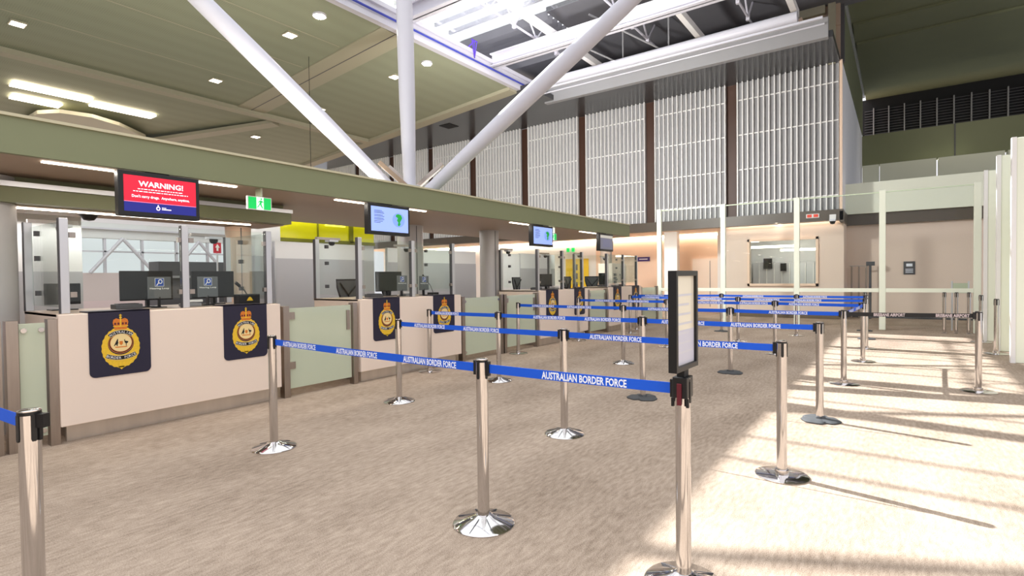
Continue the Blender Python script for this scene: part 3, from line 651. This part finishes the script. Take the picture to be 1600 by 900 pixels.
# exit signs
def exit_sign(x0, z0, y, w, h, lab, d=1):
    t = thing('exit_sign', (x0 + w / 2, y, z0), lab, 'sign', 'green exit signs')
    B(x0, x0 + w, y, y + .03, z0, z0 + h).build('case', m_white2, t)
    s = MB(); o = Vector((x0, y, z0)); gm = mat('exit_green', (0, 190, 85), .4, emit=.8); wm = mat('exit_white', (225, 255, 235), .4, emit=.9)
    s.prism([(.01, .01), (w * .36, .01), (w * .36, h - .01), (.01, h - .01)], o, U, V, .001, gm, .001); s.prism([(w * .66, .01), (w - .01, .01), (w - .01, h - .01), (w * .66, h - .01)], o, U, V, .001, gm, .001)
    s.prism([(w * .36, .005), (w * .66, .005), (w * .66, h - .005), (w * .36, h - .005)], o, U, V, .001, wm, .001)
    s.prism([(p[0] * w, p[1] * h) for p in ((.40, .15), (.47, .3), (.5, .42), (.55, .25), (.60, .12), (.63, .16), (.585, .34), (.56, .5), (.6, .6), (.64, .55), (.65, .6), (.6, .7), (.53, .74), (.46, .66), (.42, .55), (.45, .53), (.49, .62), (.5, .58), (.46, .4), (.38, .2))], o, U, V, .001, gm, .0025)
    s.prism(ell(.035 * w, .07 * h, 14, .56 * w, .83 * h), o, U, V, .001, gm, .0025)
    s.build('pictogram', None, t); MB().bar((x0 + w / 2, y + .015, z0 + h), (x0 + w / 2, y + .015, 2.6), .12, .02).build('hanger', m_frost, t)
exit_sign(3.2, 2.30, 5.97 + .08, .29, .155, 'lit green exit sign with running figure, beside the warning screen')
exit_sign(9.75, 2.27, 5.97 + .08, .28, .155, 'lit green exit sign beyond the second map screen')

# ------------------------------------------------------------------ things on and behind the desks
def placard(x, y, lab, z=1.29, w=.23, h=.24):
    t = thing('hearing_loop_sign', (x, y, 1.19), lab, 'sign', 'hearing loop signs on the desks')
    pl_ = B(x, x + w, y, y + .012, z, z + h).build('plate', m_grayp, t, bevel=.004)
    s = MB(); o = Vector((x + w / 2, y, z)); k = .045
    s.prism([(-k, h - .105), (k, h - .105), (k, h - .015), (-k, h - .015)], o, U, V, .001, m_white2, .001); s.prism([(-k + .004, h - .101), (k - .004, h - .101), (k - .004, h - .019), (-k + .004, h - .019)], o, U, V, .001, m_bsign, .002)
    s.ring(ell(.022, .026, 16, .008, h - .052), ell(.013, .017, 16, .008, h - .052), o, U, V, .001, m_white2, .003); s.prism([(-.034, h - .095), (-.024, h - .097), (.0, h - .06), (-.008, h - .055)], o, U, V, .001, m_white2, .003)
    s.text('Hearing Loop', o + V * (h - .135), U, V, width=w * .82, height=.018, m=m_white2, off=.001, bold=.02); s.build('lettering', None, pl_)
    MB().bar((x + w / 2, y + .02, 1.19), (x + w / 2, y + .02, z + .02), .05, .012).box(x + w / 2 - .06, x + w / 2 + .06, y - .03, y + .07, 1.19, 1.2).build('stand', m_black, t)
placard(2.37, 6.6, 'grey hearing loop placard in the middle of the nearest desk'); placard(2.88, 6.6, 'grey hearing loop placard beyond the middle post of the nearest desk')
placard(5.93, 6.6, 'grey hearing loop placard on the second desk, before the screen post', 1.28, .22, .25); placard(6.43, 6.6, 'grey hearing loop placard on the second desk, next to the microphone', 1.28, .22, .24)
def monitor(x, y, w, h, z, lab, front=-1):
    t = thing('computer_monitor', (x + w / 2, y, 1.19), lab, 'monitor', 'monitors on the desks')
    B(x, x + w, y, y + .04, z, z + h).build('case', m_blackm, t, bevel=.006); MB().bar((x + w / 2, y + .02, 1.19), (x + w / 2, y + .02, z + .08), .05, .03).build('stand', m_black, t); B(x + w / 2 - .11, x + w / 2 + .11, y - .06, y + .12, 1.19, 1.202).build('foot', m_black, t)
monitor(2.2, 6.85, .52, .33, 1.27, 'black monitor seen from behind on the nearest desk'); monitor(2.95, 6.9, .5, .33, 1.27, 'second black monitor behind the far placard of the nearest desk')
monitor(1.62, 7.1, .3, .22, 1.25, 'small dark monitor by the near end of the nearest desk')
monitor(5.8, 6.95, .55, .33, 1.27, 'black monitor seen from behind on the second desk'); monitor(10.55, 6.8, .5, .3, 1.25, 'black monitor on the third desk'); monitor(13.6, 6.8, .55, .32, 1.25, 'black monitor on the farthest desk')
def cam_box(x, lab):
    t = thing('microphone', (x, 6.55, 1.19), lab, 'microphone', 'gooseneck microphones')
    B(x - .13, x + .13, 6.48, 6.62, 1.19, 1.31).build('base', m_black, t, bevel=.006)
    s = MB(); s.prism([(-.04, .03), (.04, .03), (.02, .065), (0, .08), (-.02, .065)], Vector((x, 6.48, 1.2)), U, V, .001, m_gold, .002); s.build('emblem', None, t)
    MB().tube([(x, 6.55, 1.31), (x - .03, 6.55, 1.36), (x - .1, 6.54, 1.42)], .008, 8).build('gooseneck', m_dgrey, t, smooth=True); MB().tube([(x - .09, 6.54, 1.41), (x - .14, 6.54, 1.455)], .02, 10).build('head', m_black, t, smooth=True)
cam_box(3.43, 'black microphone base with gold emblem on the nearest desk')
for x, lab, dx in ((6.98 - .12, 'thin gooseneck microphone on the second desk', -.22), (11.45, 'thin gooseneck microphone on the third desk', -.15), (14.85, 'thin gooseneck microphone on the farthest desk', -.12)):
    t = thing('microphone', (x, 6.7, 1.19), lab, 'microphone', 'gooseneck microphones'); B(x - .07, x + .07, 6.63, 6.78, 1.19, 1.23).build('base', m_black, t, bevel=.006)
    MB().tube([(x, 6.7, 1.22), (x + dx * .3, 6.7, 1.35), (x + dx, 6.7, 1.5)], .006, 8).build('gooseneck', m_dgrey, t, smooth=True); MB().tube([(x + dx * .95, 6.7, 1.49), (x + dx * 1.15, 6.7, 1.54)], .014, 10).build('head', m_black, t, smooth=True)
for i, X in enumerate(desk_x):
    t = thing('document_reader', (X + .75, 6.75, 1.19), 'low dark document reader on the %s desk' % dn[i], 'device', 'document readers on the desks')
    B(X + .6, X + .85, 6.68, 6.84, 1.19, 1.24).build('body', m_dgrey, t, bevel=.006); B(X + .63, X + .82, 6.7, 6.82, 1.24, 1.246).build('glass', m_black, t)
    t = thing('desk_telephone', (X + 1.3, 6.62, 1.19), 'pale grey telephone on the %s desk' % dn[i], 'telephone', 'telephones on the desks')
    B(X + 1.22, X + 1.4, 6.55, 6.72, 1.19, 1.225).build('body', m_grey, t, bevel=.008); B(X + 1.2, X + 1.42, 6.56, 6.6, 1.235, 1.265).build('handset', m_white2, t, bevel=.008)

def chair_proto():
    t = thing('office_chair', (0, 0, 0), 'x', 'chair', 'tall mesh office chairs behind the desks')
    fr = MB(); w = .25; pts = []
    prof = [(-w * .5, 1.0), (-w * .72, 1.16), (-w * .95, 1.34), (-w, 1.47), (w, 1.47), (w * .95, 1.34), (w * .72, 1.16), (w * .5, 1.0), (-w * .5, 1.0)]
    fr.tube([(p[0], .02 * abs(p[0]) * 10, p[1]) for p in prof], .016, 8); fr.tube([(-w * .85, .0, 1.42), (0, .03, 1.2), (w * .85, .0, 1.42)], .014, 8).tube([(0, .03, 1.2), (0, .05, 1.0)], .016, 8); fr.build('back_frame', m_black, t, smooth=True)
    MB().prism([(p[0], p[1]) for p in prof[:-1]], (0, .05, 0), (1, 0, 0), (0, 0, 1), .008).build('mesh_back', m_mesh, t)
    MB().box(-.24, .24, -.42, .04, .84, .91).build('seat', m_blackm, t, bevel=.02); MB().tube([(0, .06, 1.1), (0, .1, .9), (0, -.1, .84)], .02, 8).build('spine', m_black, t, smooth=True)
    for s_ in (-1, 1): MB().tube([(s_ * .24, -.1, .86), (s_ * .3, -.1, .95), (s_ * .3, -.1, 1.08)], .014, 8).box(s_ * .3 - .03, s_ * .3 + .03, -.24, .04, 1.08, 1.1).build('armrest', m_black, t)
    MB().tube([(0, -.15, .84), (0, -.15, .1)], .025, 12).build('gas_lift', m_alu, t)
    MB().tube([(.17 * math.cos(a) + 0, -.15 + .17 * math.sin(a), .42) for a in [k * 2 * PI / 20 for k in range(21)]], .01, 6).build('foot_ring', m_alu, t)
    b = MB()
    for k in range(5):
        a = k * 2 * PI / 5; e_ = (.3 * math.cos(a), -.15 + .3 * math.sin(a), .07); b.bar((0, -.15, .11), e_, .04, .03)
    b.build('base', m_black, t)
    for k in range(5):
        a = k * 2 * PI / 5; e_ = (.3 * math.cos(a), -.15 + .3 * math.sin(a)); MB().tube([(e_[0] - .02, e_[1], .03), (e_[0] + .02, e_[1], .03)], .03, 12).build('caster', m_black, t)
    return t
ch0 = chair_proto()
for i, (x, y, rz, lab) in enumerate(((5.95, 7.85, .1, 'mesh-back office chair behind the near end of the second desk'), (6.75, 7.75, .5, 'office chair behind the monitor of the second desk'), (10.2, 7.9, -.3, 'mesh-back office chair just past the round grey column'), (11.45, 8.1, .2, 'mesh-back office chair beside the white partition of the third desk'), (13.6, 7.8, .1, 'mesh-back office chair in front of the yellow poster'), (14.9, 7.7, -.5, 'mesh-back office chair behind the farthest desk'))):
    c = ch0 if i == 0 else copy_tree(ch0); c.location = (x, y, 0); c.rotation_euler.z = rz; c['label'] = lab

# partitions behind
def partition(x0, x1, y, z1, lab, zs=1.88):
    t = thing('office_partition', ((x0 + x1) / 2, y, 0), lab, 'partition', 'office partitions behind the desks')
    B(x0, x1, y, y + .05, zs, z1).build('upper_panel', m_part, t); B(x0, x1, y - .005, y + .055, 0, zs).build('lower_reflection', m_part2, t); B(x0 - .02, x0, y - .01, y + .06, 0, z1).build('end_trim', m_alu, t)  # grey lower half paints in the reflection on the glass partition
partition(5.35, 7.35, 9.2, 2.19, 'white and grey partition behind the second desk')
partition(8.0, 11.05, 9.2, 2.17, 'white and grey partition behind the round grey column', 1.85)
partition(4.72, 5.7, 9.6, 3.3, 'tall white and grey partition beside the yellow glass', 1.93)
partition(11.8, 13.1, 9.2, 2.17, 'white partition behind the third desk', .9); partition(13.2, 15.2, 9.25, 2.2, 'pale partition with a grey painted reflection on its lower half beyond the third desk', 1.75)
B(13.6, 14.6, 9.22, 9.24, 1.2, 1.9)
partition(1.2, 2.35, 8.6, 3.0, 'pale partition behind the near end of the nearest desk', 1.62)
yb = thing('yellow_glass_box', (6.9, 9.9, 0), 'glowing yellow-green glass room above the partitions', 'glass box')
B(5.75, 8.2, 9.9, 9.96, 2.28, 3.2).build('glass_front', m_yell, yb); B(5.75, 8.2, 9.9, 10.0, 0, 2.25).build('lower_wall', m_part, yb)
s = MB()
for k in range(30): s.box(5.8 + k * .08, 5.83 + k * .08, 9.87, 9.9, 2.72, 2.9)
s.build('lamp_row', mat('yellow_glow', (250, 245, 90), .4, emit=.9), yb); MB().box(6.7, 6.72, 9.86, 9.9, 2.28, 3.2).box(7.5, 7.6, 9.86, 9.9, 2.28, 3.2).box(5.75, 8.2, 9.86, 9.9, 2.25, 2.32).build('mullion', mat('olive_frame', (120, 120, 10), .4), yb)
B(6.9, 7.4, 9.88, 9.9, 2.62, 2.68).build('glow_spot', MC['yellow_glow'], yb)
# yellow poster, exit pictogram, purple sign, cabinet
po = thing('yellow_poster', (23.9, 13.3, 0), 'tall yellow poster on the far wall behind the farthest desks', 'poster')
B(23.93, 23.97, 12.6, 13.9, .7, 2.38).build('sheet', mat('poster_yellow', (245, 205, 20), .5), po); s = MB()
for k in range(3): s.box(23.915, 23.93, 13.2, 13.45, .9 + k * .45, 1.2 + k * .45)
s.build('print', m_dgrey, po)
sg = thing('direction_sign', (24, 9.7, 2.16), 'small purple direction sign on the peach wall', 'sign'); B(23.93, 23.98, 9.4, 10.0, 2.16, 2.36).build('plate', mat('sign_purple', (60, 40, 110), .5), sg)
B(23.915, 23.93, 9.5, 9.9, 2.24, 2.28).build('lettering', m_white2, sg)
ep = thing('pictogram_sign', (24, 14, 2.9), 'small green pictogram sticker high on the bright far wall', 'sign'); B(23.94, 23.99, 13.7, 13.85, 2.75, 2.95).build('figure', mat('exit_green', (0, 190, 85)), ep); B(23.94, 23.99, 13.4, 13.55, 2.75, 2.95).build('figure', MC['exit_green'], ep)
cb = thing('white_cabinet', (16.7, 8.0, 0), 'white cabinet with dark vents beyond the farthest desk', 'cabinet'); B(16.1, 17.2, 7.6, 8.1, 0, 1.9).build('body', m_desk, cb); 
s = MB()
for k in range(3): s.box(16.2, 16.4, 7.58, 7.6, 1.25 + k * .12, 1.33 + k * .12)
s.build('vent', m_dgrey, cb)

# far hall behind the nearest desk
m_hall = mat('hall_paint', (214, 214, 216), .5)
sbox('wall_hall_upper', m_hall, -6, 12, 18.6, 18.8, 2.75, 4.6); sbox('wall_hall_lower', mat('hall_lower', (206, 190, 190), .35), -6, 12, 18.6, 18.8, 0, 1.75)
sbox('ceiling_hall', m_hall, -6, 12, 14.2, 18.8, 4.6, 4.7)
area('hall_fill', (3, 16.3, 4.5), (14, 2.5), 230, (1, 1, 1), (3, 16.3, 0))  # unseen fill added to lift the dark hall behind the desk
mu = MB()
for k in range(20): mu.box(-5.8 + k * .95, -5.74 + k * .95, 18.62, 18.72, 1.75, 2.75)
mu.box(-6, 12, 18.62, 18.72, 2.35, 2.39)
for k in range(5): mu.tube([(1 + k * 2.1, 18.4, 1.75), (1.8 + k * 2.1, 18.4, 2.75)], .05, 8); mu.tube([(2.6 + k * 2.1, 18.4, 1.75), (1.8 + k * 2.1, 18.4, 2.75)], .05, 8)
w2 = thing('window_hall', (3, 18.7, 1.75), 'long bright hall window with white braces behind the nearest desk', 'window'); w2['kind'] = 'structure'
mu.build('window_frame', m_white, w2); B(-6, 12, 18.66, 18.68, 1.75, 2.75).build('glass_pane', m_wallglass, w2)
for k, zz in enumerate((3.0, 3.4, 3.8, 4.2)): sbox('wall_hall_rail', m_white, -6, 12, 18.5, 18.6, zz, zz + .05)
tag(MB().tube([(2.95, 12, 2.25), (3.15, 12, 1.75), (3.1, 12, 1.4), (2.8, 12, 1.0), (2.75, 12, 0)], .07, 12).build('curved_pipe', mat('pale_blue', (190, 214, 236), .3), smooth=True), 'pale blue curved pipe seen through the glass of the nearest desk', 'pipe')
rs = thing('red_sign', (5.65, 12, 2.1), 'small red sign with a white arrow on a stand behind the nearest desk', 'sign')
B(5.58, 5.74, 12, 12.02, 2.08, 2.31).build('plate', mat('sign_red', (200, 20, 50), .4), rs); s = MB(); s.prism([(.06, .05), (.1, .05), (.1, .12), (.13, .12), (.08, .2), (.03, .12), (.06, .12)], Vector((5.58, 12, 2.08)), U, V, .001, m_white2, .002); s.build('arrow', None, rs); MB().tube([(5.66, 12.02, 0), (5.66, 12.02, 2.1)], .02, 8).build('pole', m_alu, rs)
kb = thing('dark_counter', (5.2, 12.6, 0), 'dark grey counter unit seen through the nearest desk glass', 'counter'); B(4.7, 6.3, 12.5, 13.0, 0, 1.9).build('body', m_dgrey, kb); B(4.7, 6.3, 12.46, 12.5, 1.55, 1.6).build('trim', m_grey, kb)
dc = thing('dome_camera', (2.2, 7.5, 2.25), 'round dark dome camera under the inner canopy beam', 'camera'); MB().lathe([(0, -.07), (.05, -.06), (.08, -.02), (.085, 0)], (2.15, 7.6, 2.26), 20).build('dome', m_black, dc, smooth=True); MB().lathe([(.1, 0), (.1, .0)], (2.15, 7.6, 2.26), 20).build('rim', m_grey, dc)

# ------------------------------------------------------------------ barrier posts
def post_proto(base):
    t = thing('barrier_post', (0, 0, 0), 'x', 'barrier post', 'chrome barrier posts')
    pole = MB().lathe([(.035, .03), (.035, .985)], n=32).build('pole', m_chrome, t, smooth=True)
    MB().lathe([(.037, .975), (.037, .988)], n=32).build('cap_ring', m_black, t, smooth=True); MB().lathe([(.0355, .987), (.0355, .992), (.03, .995)], n=32).build('cap', m_chrome, t, smooth=True)
    for k in range(4):
        a = k * PI / 2 + 0; s_ = MB().prism([(-.009, .885), (-.006, .876), (.006, .876), (.009, .885), (.009, .976), (-.009, .976)], (.0348 * math.cos(a), .0348 * math.sin(a), 0), (-math.sin(a), math.cos(a), 0), (0, 0, 1), .0035)
        s_.build('slot', m_black, pole)
    if base == 'dome':
        b = MB().lathe([(.185, 0), (.187, .006), (.18, .014), (.075, .042), (.05, .055), (.037, .06)], n=48, mod=None); bs_ = b.build('base', m_chrome, t, smooth=True)
        r = MB()
        for k in range(8): a = k * PI / 4 + .2; r.bar((.06 * math.cos(a), .06 * math.sin(a), .050), (.176 * math.cos(a), .176 * math.sin(a), .0155), .003, .003)
        r.build('base_ribs', m_dgrey, bs_)
    elif base == 'flat':
        MB().lathe([(.18, 0), (.182, .008), (.17, .014), (.05, .018), (.048, .05), (.038, .052)], n=48).build('base', m_chrome, t, smooth=True)
    elif base == 'none':
        MB().lathe([(.06, 0), (.06, .01), (.036, .02)], n=24).build('base', m_chrome, t, smooth=True)
    else:
        MB().lathe([(.17, 0), (.175, .012), (.16, .022), (.05, .028), (.045, .045)], n=64, mod=lambda q: 1 + .1 * max(0, math.cos(3 * q)) ** 4 - .24 * max(0, -math.cos(3 * q)) ** 6).build('base', m_rubber, t, smooth=True)
    return t
rows = {'a': 2.5, 'b': 4.33, 'c': 6.12, 'd': 8.4, 'e': 10.73, 'f': 12.47, 'g': 14.3, 'h': 16.4}
PST = {
 'A': (.56, 2.70, 'dome', 'chrome barrier post cut off by the frame edge in front of the nearest desk', .15),
 'B': (2.55, 4.46, 'dome', 'chrome barrier post with domed base standing closest to the nearest desk front', 0),
 'Cc': (2.47, 2.02, 'dome', 'chrome barrier post with ribbed domed base halfway along the nearest blue tape', 0),
 'D': (2.52, .83, 'dome', 'chrome barrier post that carries the black framed sign', 0),
 'E': (4.32, 2.54, 'dome', 'chrome domed post halfway along the second blue tape', 0),
 'F': (4.38, 4.87, 'dome', 'chrome domed post at the desk end of the second blue tape', 0),
 'G': (4.30, .69, 'flat', 'chrome flat-based post at the sunlit end of the second blue tape', .3),
 'K': (6.06, 6.07 - .05, 'flat', 'chrome post standing against the front of the second desk', 0),
 'J': (6.05, 4.63, 'dome', 'chrome domed post in front of the second desk, on the third tape', 0),
 'I': (6.12, 2.50, 'rubber', 'chrome post with dark rubber base halfway along the third tape', 0),
 'H': (6.14, .64, 'rubber', 'chrome post with lobed grey rubber base in the sunlight', .5),
 'P': (8.44, 5.98, 'flat', 'chrome post at the desk end of the fourth tape', 0),
 'O': (8.39, 3.77, 'dome', 'chrome domed post halfway along the fourth tape', 0),
 'N': (8.42, 2.05, 'rubber', 'chrome post with dark rubber base on the fourth tape', 0),
 'M': (8.35, .59, 'flat', 'chrome flat-based post where the fourth blue tape meets the black tape', 0),
 'L': (8.67, -.80, 'flat', 'chrome post at the outer end of the black tape', 0),
 'V': (10.85, 5.98, 'flat', 'chrome post in front of the third desk at the end of the fifth tape', 0),
 'T': (10.8, 3.88, 'flat', 'chrome post halfway along the fifth tape', 0),
 'Q': (10.85, 1.85, 'flat', 'thin-looking chrome flat-based post on the fifth tape', 0),
 'U1': (10.64, .48, 'flat', 'nearest of the cluster of chrome posts at the sunlit tape ends', 0),
 'X1': (12.9, 5.6, 'flat', 'chrome post at the desk end of the sixth tape', 0),
 'X2': (12.5, 2.88, 'flat', 'chrome post on the sixth tape, half hidden behind a nearer post', 0),
 'U2': (12.5, .51, 'flat', 'second chrome post of the cluster at the sunlit tape ends', 0),
 'W': (13.9, 5.85, 'flat', 'chrome post in front of the farthest desk', 0),
 'S': (14.5, 3.75, 'rubber', 'chrome post with dark rubber base halfway along the farthest tape', 0),
 'R': (14.35, 1.98, 'flat', 'chrome flat-based post below the office window, on the farthest tape', 0),
 'U3': (14.35, .58, 'rubber', 'third post of the cluster at the sunlit tape ends, dark base', 0),
 'U4': (16.35, .70, 'rubber', 'farthest post of the cluster, by the glass wall', 0),
 'r1': (16.6, -.9, 'none', 'small chrome post behind the black tape, closest to the lone glass wall post', 0),
 'r2': (16.65, -1.13, 'none', 'small chrome post behind the black tape, second from the lone glass wall post', 0),
 'r3': (16.65, -1.36, 'none', 'small chrome post behind the black tape, third from the lone glass wall post', 0),
 'r5': (14.8, -1.40, 'flat', 'chrome post standing beside the farthest white fin', 0),
 'r6': (12.8, -1.42, 'flat', 'chrome post standing beside the middle white fin', 0),
}
prot = {}
for k, (x, y, b, lab, rz) in PST.items():
    if b not in prot: prot[b] = post_proto(b); o = prot[b]; 
    else: o = copy_tree(prot[b])
    o.location = (x, y, 0); o.rotation_euler.z = rz; o['label'] = lab
# tapes ---------------------------------------------------------------------
def tape(p, q, lab, m=m_blue, word='AUSTRALIAN BORDER FORCE', start=.3, period=.775, tl=.495, face=None, z=.938, z2=None, group='blue printed barrier tapes'):
    p = Vector((*p, z)); q = Vector((*q, z if z2 is None else z2)); d = (q - p); L = d.length; d.normalize()
    a = p + d * .036; b = q - d * .036; L = (b - a).length
    t = thing('barrier_tape', ((a + b) / 2), lab, 'barrier tape', group)
    h = .052; n = V.cross(d).normalized() * .0012
    n_seg = 10; vs = []; fs = []
    for i in range(n_seg + 1):
        f = i / n_seg; c = a + d * L * f - V * (.004 * L * 4 * f * (1 - f)) * .5
        for sz in (-1, 1):
            for sn in (-1, 1): vs.append(c + V * sz * h / 2 + n * sn)
    for i in range(n_seg):
        j = i * 4; k = j + 4
        fs += [(j, j + 1, k + 1, k), (j + 2, k + 2, k + 3, j + 3), (j, k, k + 2, j + 2), (j + 1, j + 3, k + 3, k + 1)]
    wb = MB().faces(vs, fs).build('webbing', m, t)
    tx = MB(); tx.raw = True; s_ = start
    # read from the camera's side
    face = face if face is not None else (Vector((0, 0, CH)) - (a + b) / 2)
    u = d; nn = u.cross(V)
    if nn.dot(face) < 0: u = -d; org = b
    else: org = a
    while s_ + tl < L - .03:
        f = (s_ + tl / 2) / L; sag = .004 * L * 4 * f * (1 - f) * .5
        tx.text(word, org + u * (s_ + tl / 2) - V * (sag + .0195), u, V, width=tl, height=.039, m=m_text if m == m_blue else mat('black_tape_print', (206, 190, 190), .6), t=0, off=.0022, bold=.03); s_ += period
    if len(tx.bm.verts): tx.build('lettering', None, wb)
    for c, sgn in ((a, 1), (b, -1)):
        MB().bar(c - d * sgn * .0, c + d * sgn * .022, .022, .085).build('end_clip', m_black, t)
P2 = lambda k: (PST[k][0], PST[k][1])
for a, b, lab, st in (
    ('B', 'Cc', 'nearest row blue tape, from the desk end post to the ribbed base post', .15), ('Cc', 'D', 'nearest row blue tape, ending at the post with the framed sign', .38),
    ('F', 'E', 'blue lettered tape of the second row, on its desk side', .25), ('E', 'G', 'blue lettered tape of the second row, passing behind the framed sign', .24),
    ('K', 'J', 'blue tape from the post at the second desk front', .1), ('J', 'I', 'blue tape of the third row between the domed and rubber based posts', .55), ('I', 'H', 'blue tape of the third row ending at the lobed rubber base post', .2),
    ('P', 'O', 'blue tape of the fourth row on its desk side', .3), ('O', 'N', 'blue tape of the fourth row, middle length', .4), ('N', 'M', 'blue tape of the fourth row, ending where the black tape starts', .5),
    ('V', 'T', 'blue tape of the fifth row in front of the third desk', .4), ('T', 'Q', 'blue tape of the fifth row, middle length', .6), ('Q', 'U1', 'blue tape of the fifth row, ending at the post cluster', .2),
    ('X1', 'X2', 'blue tape of the sixth row on its desk side', .3), ('X2', 'U2', 'blue tape of the sixth row, ending at the post cluster', .3),
    ('W', 'S', 'blue tape of the farthest row, starting at the farthest desk', .2), ('S', 'R', 'blue tape of the farthest row, middle length', .5), ('R', 'U3', 'blue tape of the farthest row, ending at the post cluster', .1),
    ('W', 'X1', 'short blue tape joining the farthest rows near the farthest desk', .1), ('M', 'U1', 'blue tape running lengthways beside the sunlit floor', .5)):
    tape(P2(a), P2(b), lab, start=st)
tape(P2('M'), P2('L'), 'black tape with pale lettering across the sunlit floor', mat('tape_black', (18, 16, 16), .6), 'BRISBANE AIRPORT', start=.3, period=.66, tl=.34, group='black barrier tape')
tape(P2('A'), (.42, 4.6), 'blue lettered tape cut off by the frame edge at the nearest post', start=.12)
# black belt clip on post A and the tape knot on post H
_r = Vector((.587, -.81, 0)); _c = Vector((.56, 2.70, .952))
cl = thing('belt_clip', _c + _r * .04, 'black belt clip sticking out of the post at the frame edge', 'clip')
MB().bar(_c + _r * .036, _c + _r * .066, .03, .052).build('clip_body', m_black, cl); MB().bar(_c + _r * .034 + V * -.03, _c + _r * .045 + V * -.03, .012, .09).build('clip_tongue', m_black, cl)
# ------------------------------------------------------------------ framed sign on post D
sx, sy = 2.52, .83
sg = thing('framed_sign', (sx, sy, .99), 'black framed upright notice sign on top of the nearest sunlit post', 'sign')
ang = math.radians(58); uu = Vector((math.cos(ang), math.sin(ang), 0)); 
rr_ = (Vector((sx, sy, 0)).normalized())
# board seen nearly edge-on: its width runs almost away from the camera
bd = Vector((1, -.03, 0)).normalized()
W2, Z0, Z1 = .145, 1.03, 1.50
c0 = Vector((sx + .02, sy, 0))
fo = [(-W2, Z0), (W2, Z0), (W2, Z1), (-W2, Z1)]; fi = [(-W2 + .022, Z0 + .025), (W2 - .022, Z0 + .025), (W2 - .022, Z1 - .025), (-W2 + .022, Z1 - .025)]
MB().ring(fo, fi, c0, bd, V, .04, None, -.02).build('frame', m_black, sg, bevel=.002)
MB().prism(fi, c0, bd, V, .012, None, -.006).build('backing', mat('sign_paper', (222, 214, 196), .35, coat=.6), sg)
s = MB(); s.prism([(-W2 + .024, Z0 + .027), (W2 - .024, Z0 + .027), (W2 - .024, Z0 + .19), (-W2 + .024, Z0 + .19)], c0, bd, V, .0006, mat('paper_lilac', (190, 190, 204), .4), .006)
for k in range(7): s.prism([(-W2 + .05, Z0 + .08 + k * .045), (W2 - .05 - .02 * (k % 3), Z0 + .08 + k * .045), (W2 - .05 - .02 * (k % 3), Z0 + .09 + k * .045), (-W2 + .05, Z0 + .09 + k * .045)], c0, bd, V, .0006, mat('faint_print', (196, 196, 204), .5), .0062)
s.build('print', None, sg)
MB().box(sx - .045, sx + .045, sy - .035, sy + .035, .9, 1.0).build('socket', m_black, sg, bevel=.004); MB().box(sx - .03, sx + .03, sy - .018, sy + .018, 1.0, 1.035).build('neck', m_blackm, sg)
MB().box(sx - .056, sx - .045, sy - .01, sy + .01, .87, .97).build('red_slot', m_red, sg)
for k in (-1, 1): MB().box(sx - .045, sx - .03, sy + k * .035 - .006, sy + k * .035 + .006, .86, .9).build('prong', m_black, sg)

# ------------------------------------------------------------------ small things on the back walls
ex = thing('fire_exit_sign', (19.58, 2.4, 3.3), 'small red and white sign on the brown bulkhead above the office window', 'sign'); B(19.56, 19.6, 2.05, 2.42, 3.27, 3.4).build('case', m_white2, ex); B(19.55, 19.56, 2.26, 2.39, 3.29, 3.38).build('red_mark', mat('mark_red', (210, 60, 30), .4, emit=.3), ex); B(19.55, 19.56, 2.08, 2.21, 3.29, 3.38).build('red_mark', MC['mark_red'], ex)
def wallcam(x, y, z, lab):
    t = thing('security_camera', (x, y, z), lab, 'camera'); B(x - .04, x, y - .09, y + .09, z, z + .22).build('bracket', m_white2, t); MB().lathe([(0, -.1), (.06, -.08), (.09, 0)], (x - .1, y, z), 16).build('dome', m_black, t, smooth=True); MB().box(x - .2, x, y - .08, y + .08, z, z + .06).build('arm', m_alu, t)
wallcam(19.6, 1.68, 3.12, 'white bracket camera at the free corner of the bulkhead'); wallcam(24, 6.0, 2.75, 'small dark dome camera on the peach wall beside the doorway post')
nt_ = thing('wall_notice', (21.34, -.28, 1.44), 'small dark notice with a white symbol on the far beige wall', 'notice'); B(21.32, 21.35, -.43, -.13, 1.42, 1.84).build('plate', m_dgrey, nt_); s = MB().box(21.31, 21.32, -.36, -.2, 1.68, 1.77); 
for k in range(3): s.box(21.31, 21.32, -.38, -.18, 1.48 + k * .05, 1.5 + k * .05)
s.build('print', m_text, nt_)
# inspection stand by the corner
sc = thing('steel_stand', (20.6, 1.0, 0), 'tall steel frame stand with a dark head by the office corner', 'stand')
for (x, y) in ((20.8, 1.25), (20.8, 1.05), (20.8, .85)): MB().tube([(x, y, 0), (x, y, 1.72)], .025, 10).build('leg', m_brushed, sc)
MB().box(20.76, 20.84, .8, 1.3, 1.7, 1.73).build('top_rail', m_brushed, sc); MB().box(20.7, 20.86, .62, .85, 1.72, 1.85).build('head', m_dgrey, sc); MB().tube([(20.75, .74, 0), (20.75, .74, 1.72)], .035, 10).build('leg', m_dgrey, sc)
pc = thing('pale_counter', (17.5, -1.26, 0), 'pale glass topped stand behind the small chrome posts', 'stand'); MB().tube([(17.5, -1.1, 0), (17.5, -1.1, 1.25)], .02, 8).tube([(17.5, -1.42, 0), (17.5, -1.42, 1.25)], .02, 8).build('leg', m_alu, pc); B(17.49, 17.51, -1.42, -1.1, .95, 1.2).build('panel', m_frost, pc)
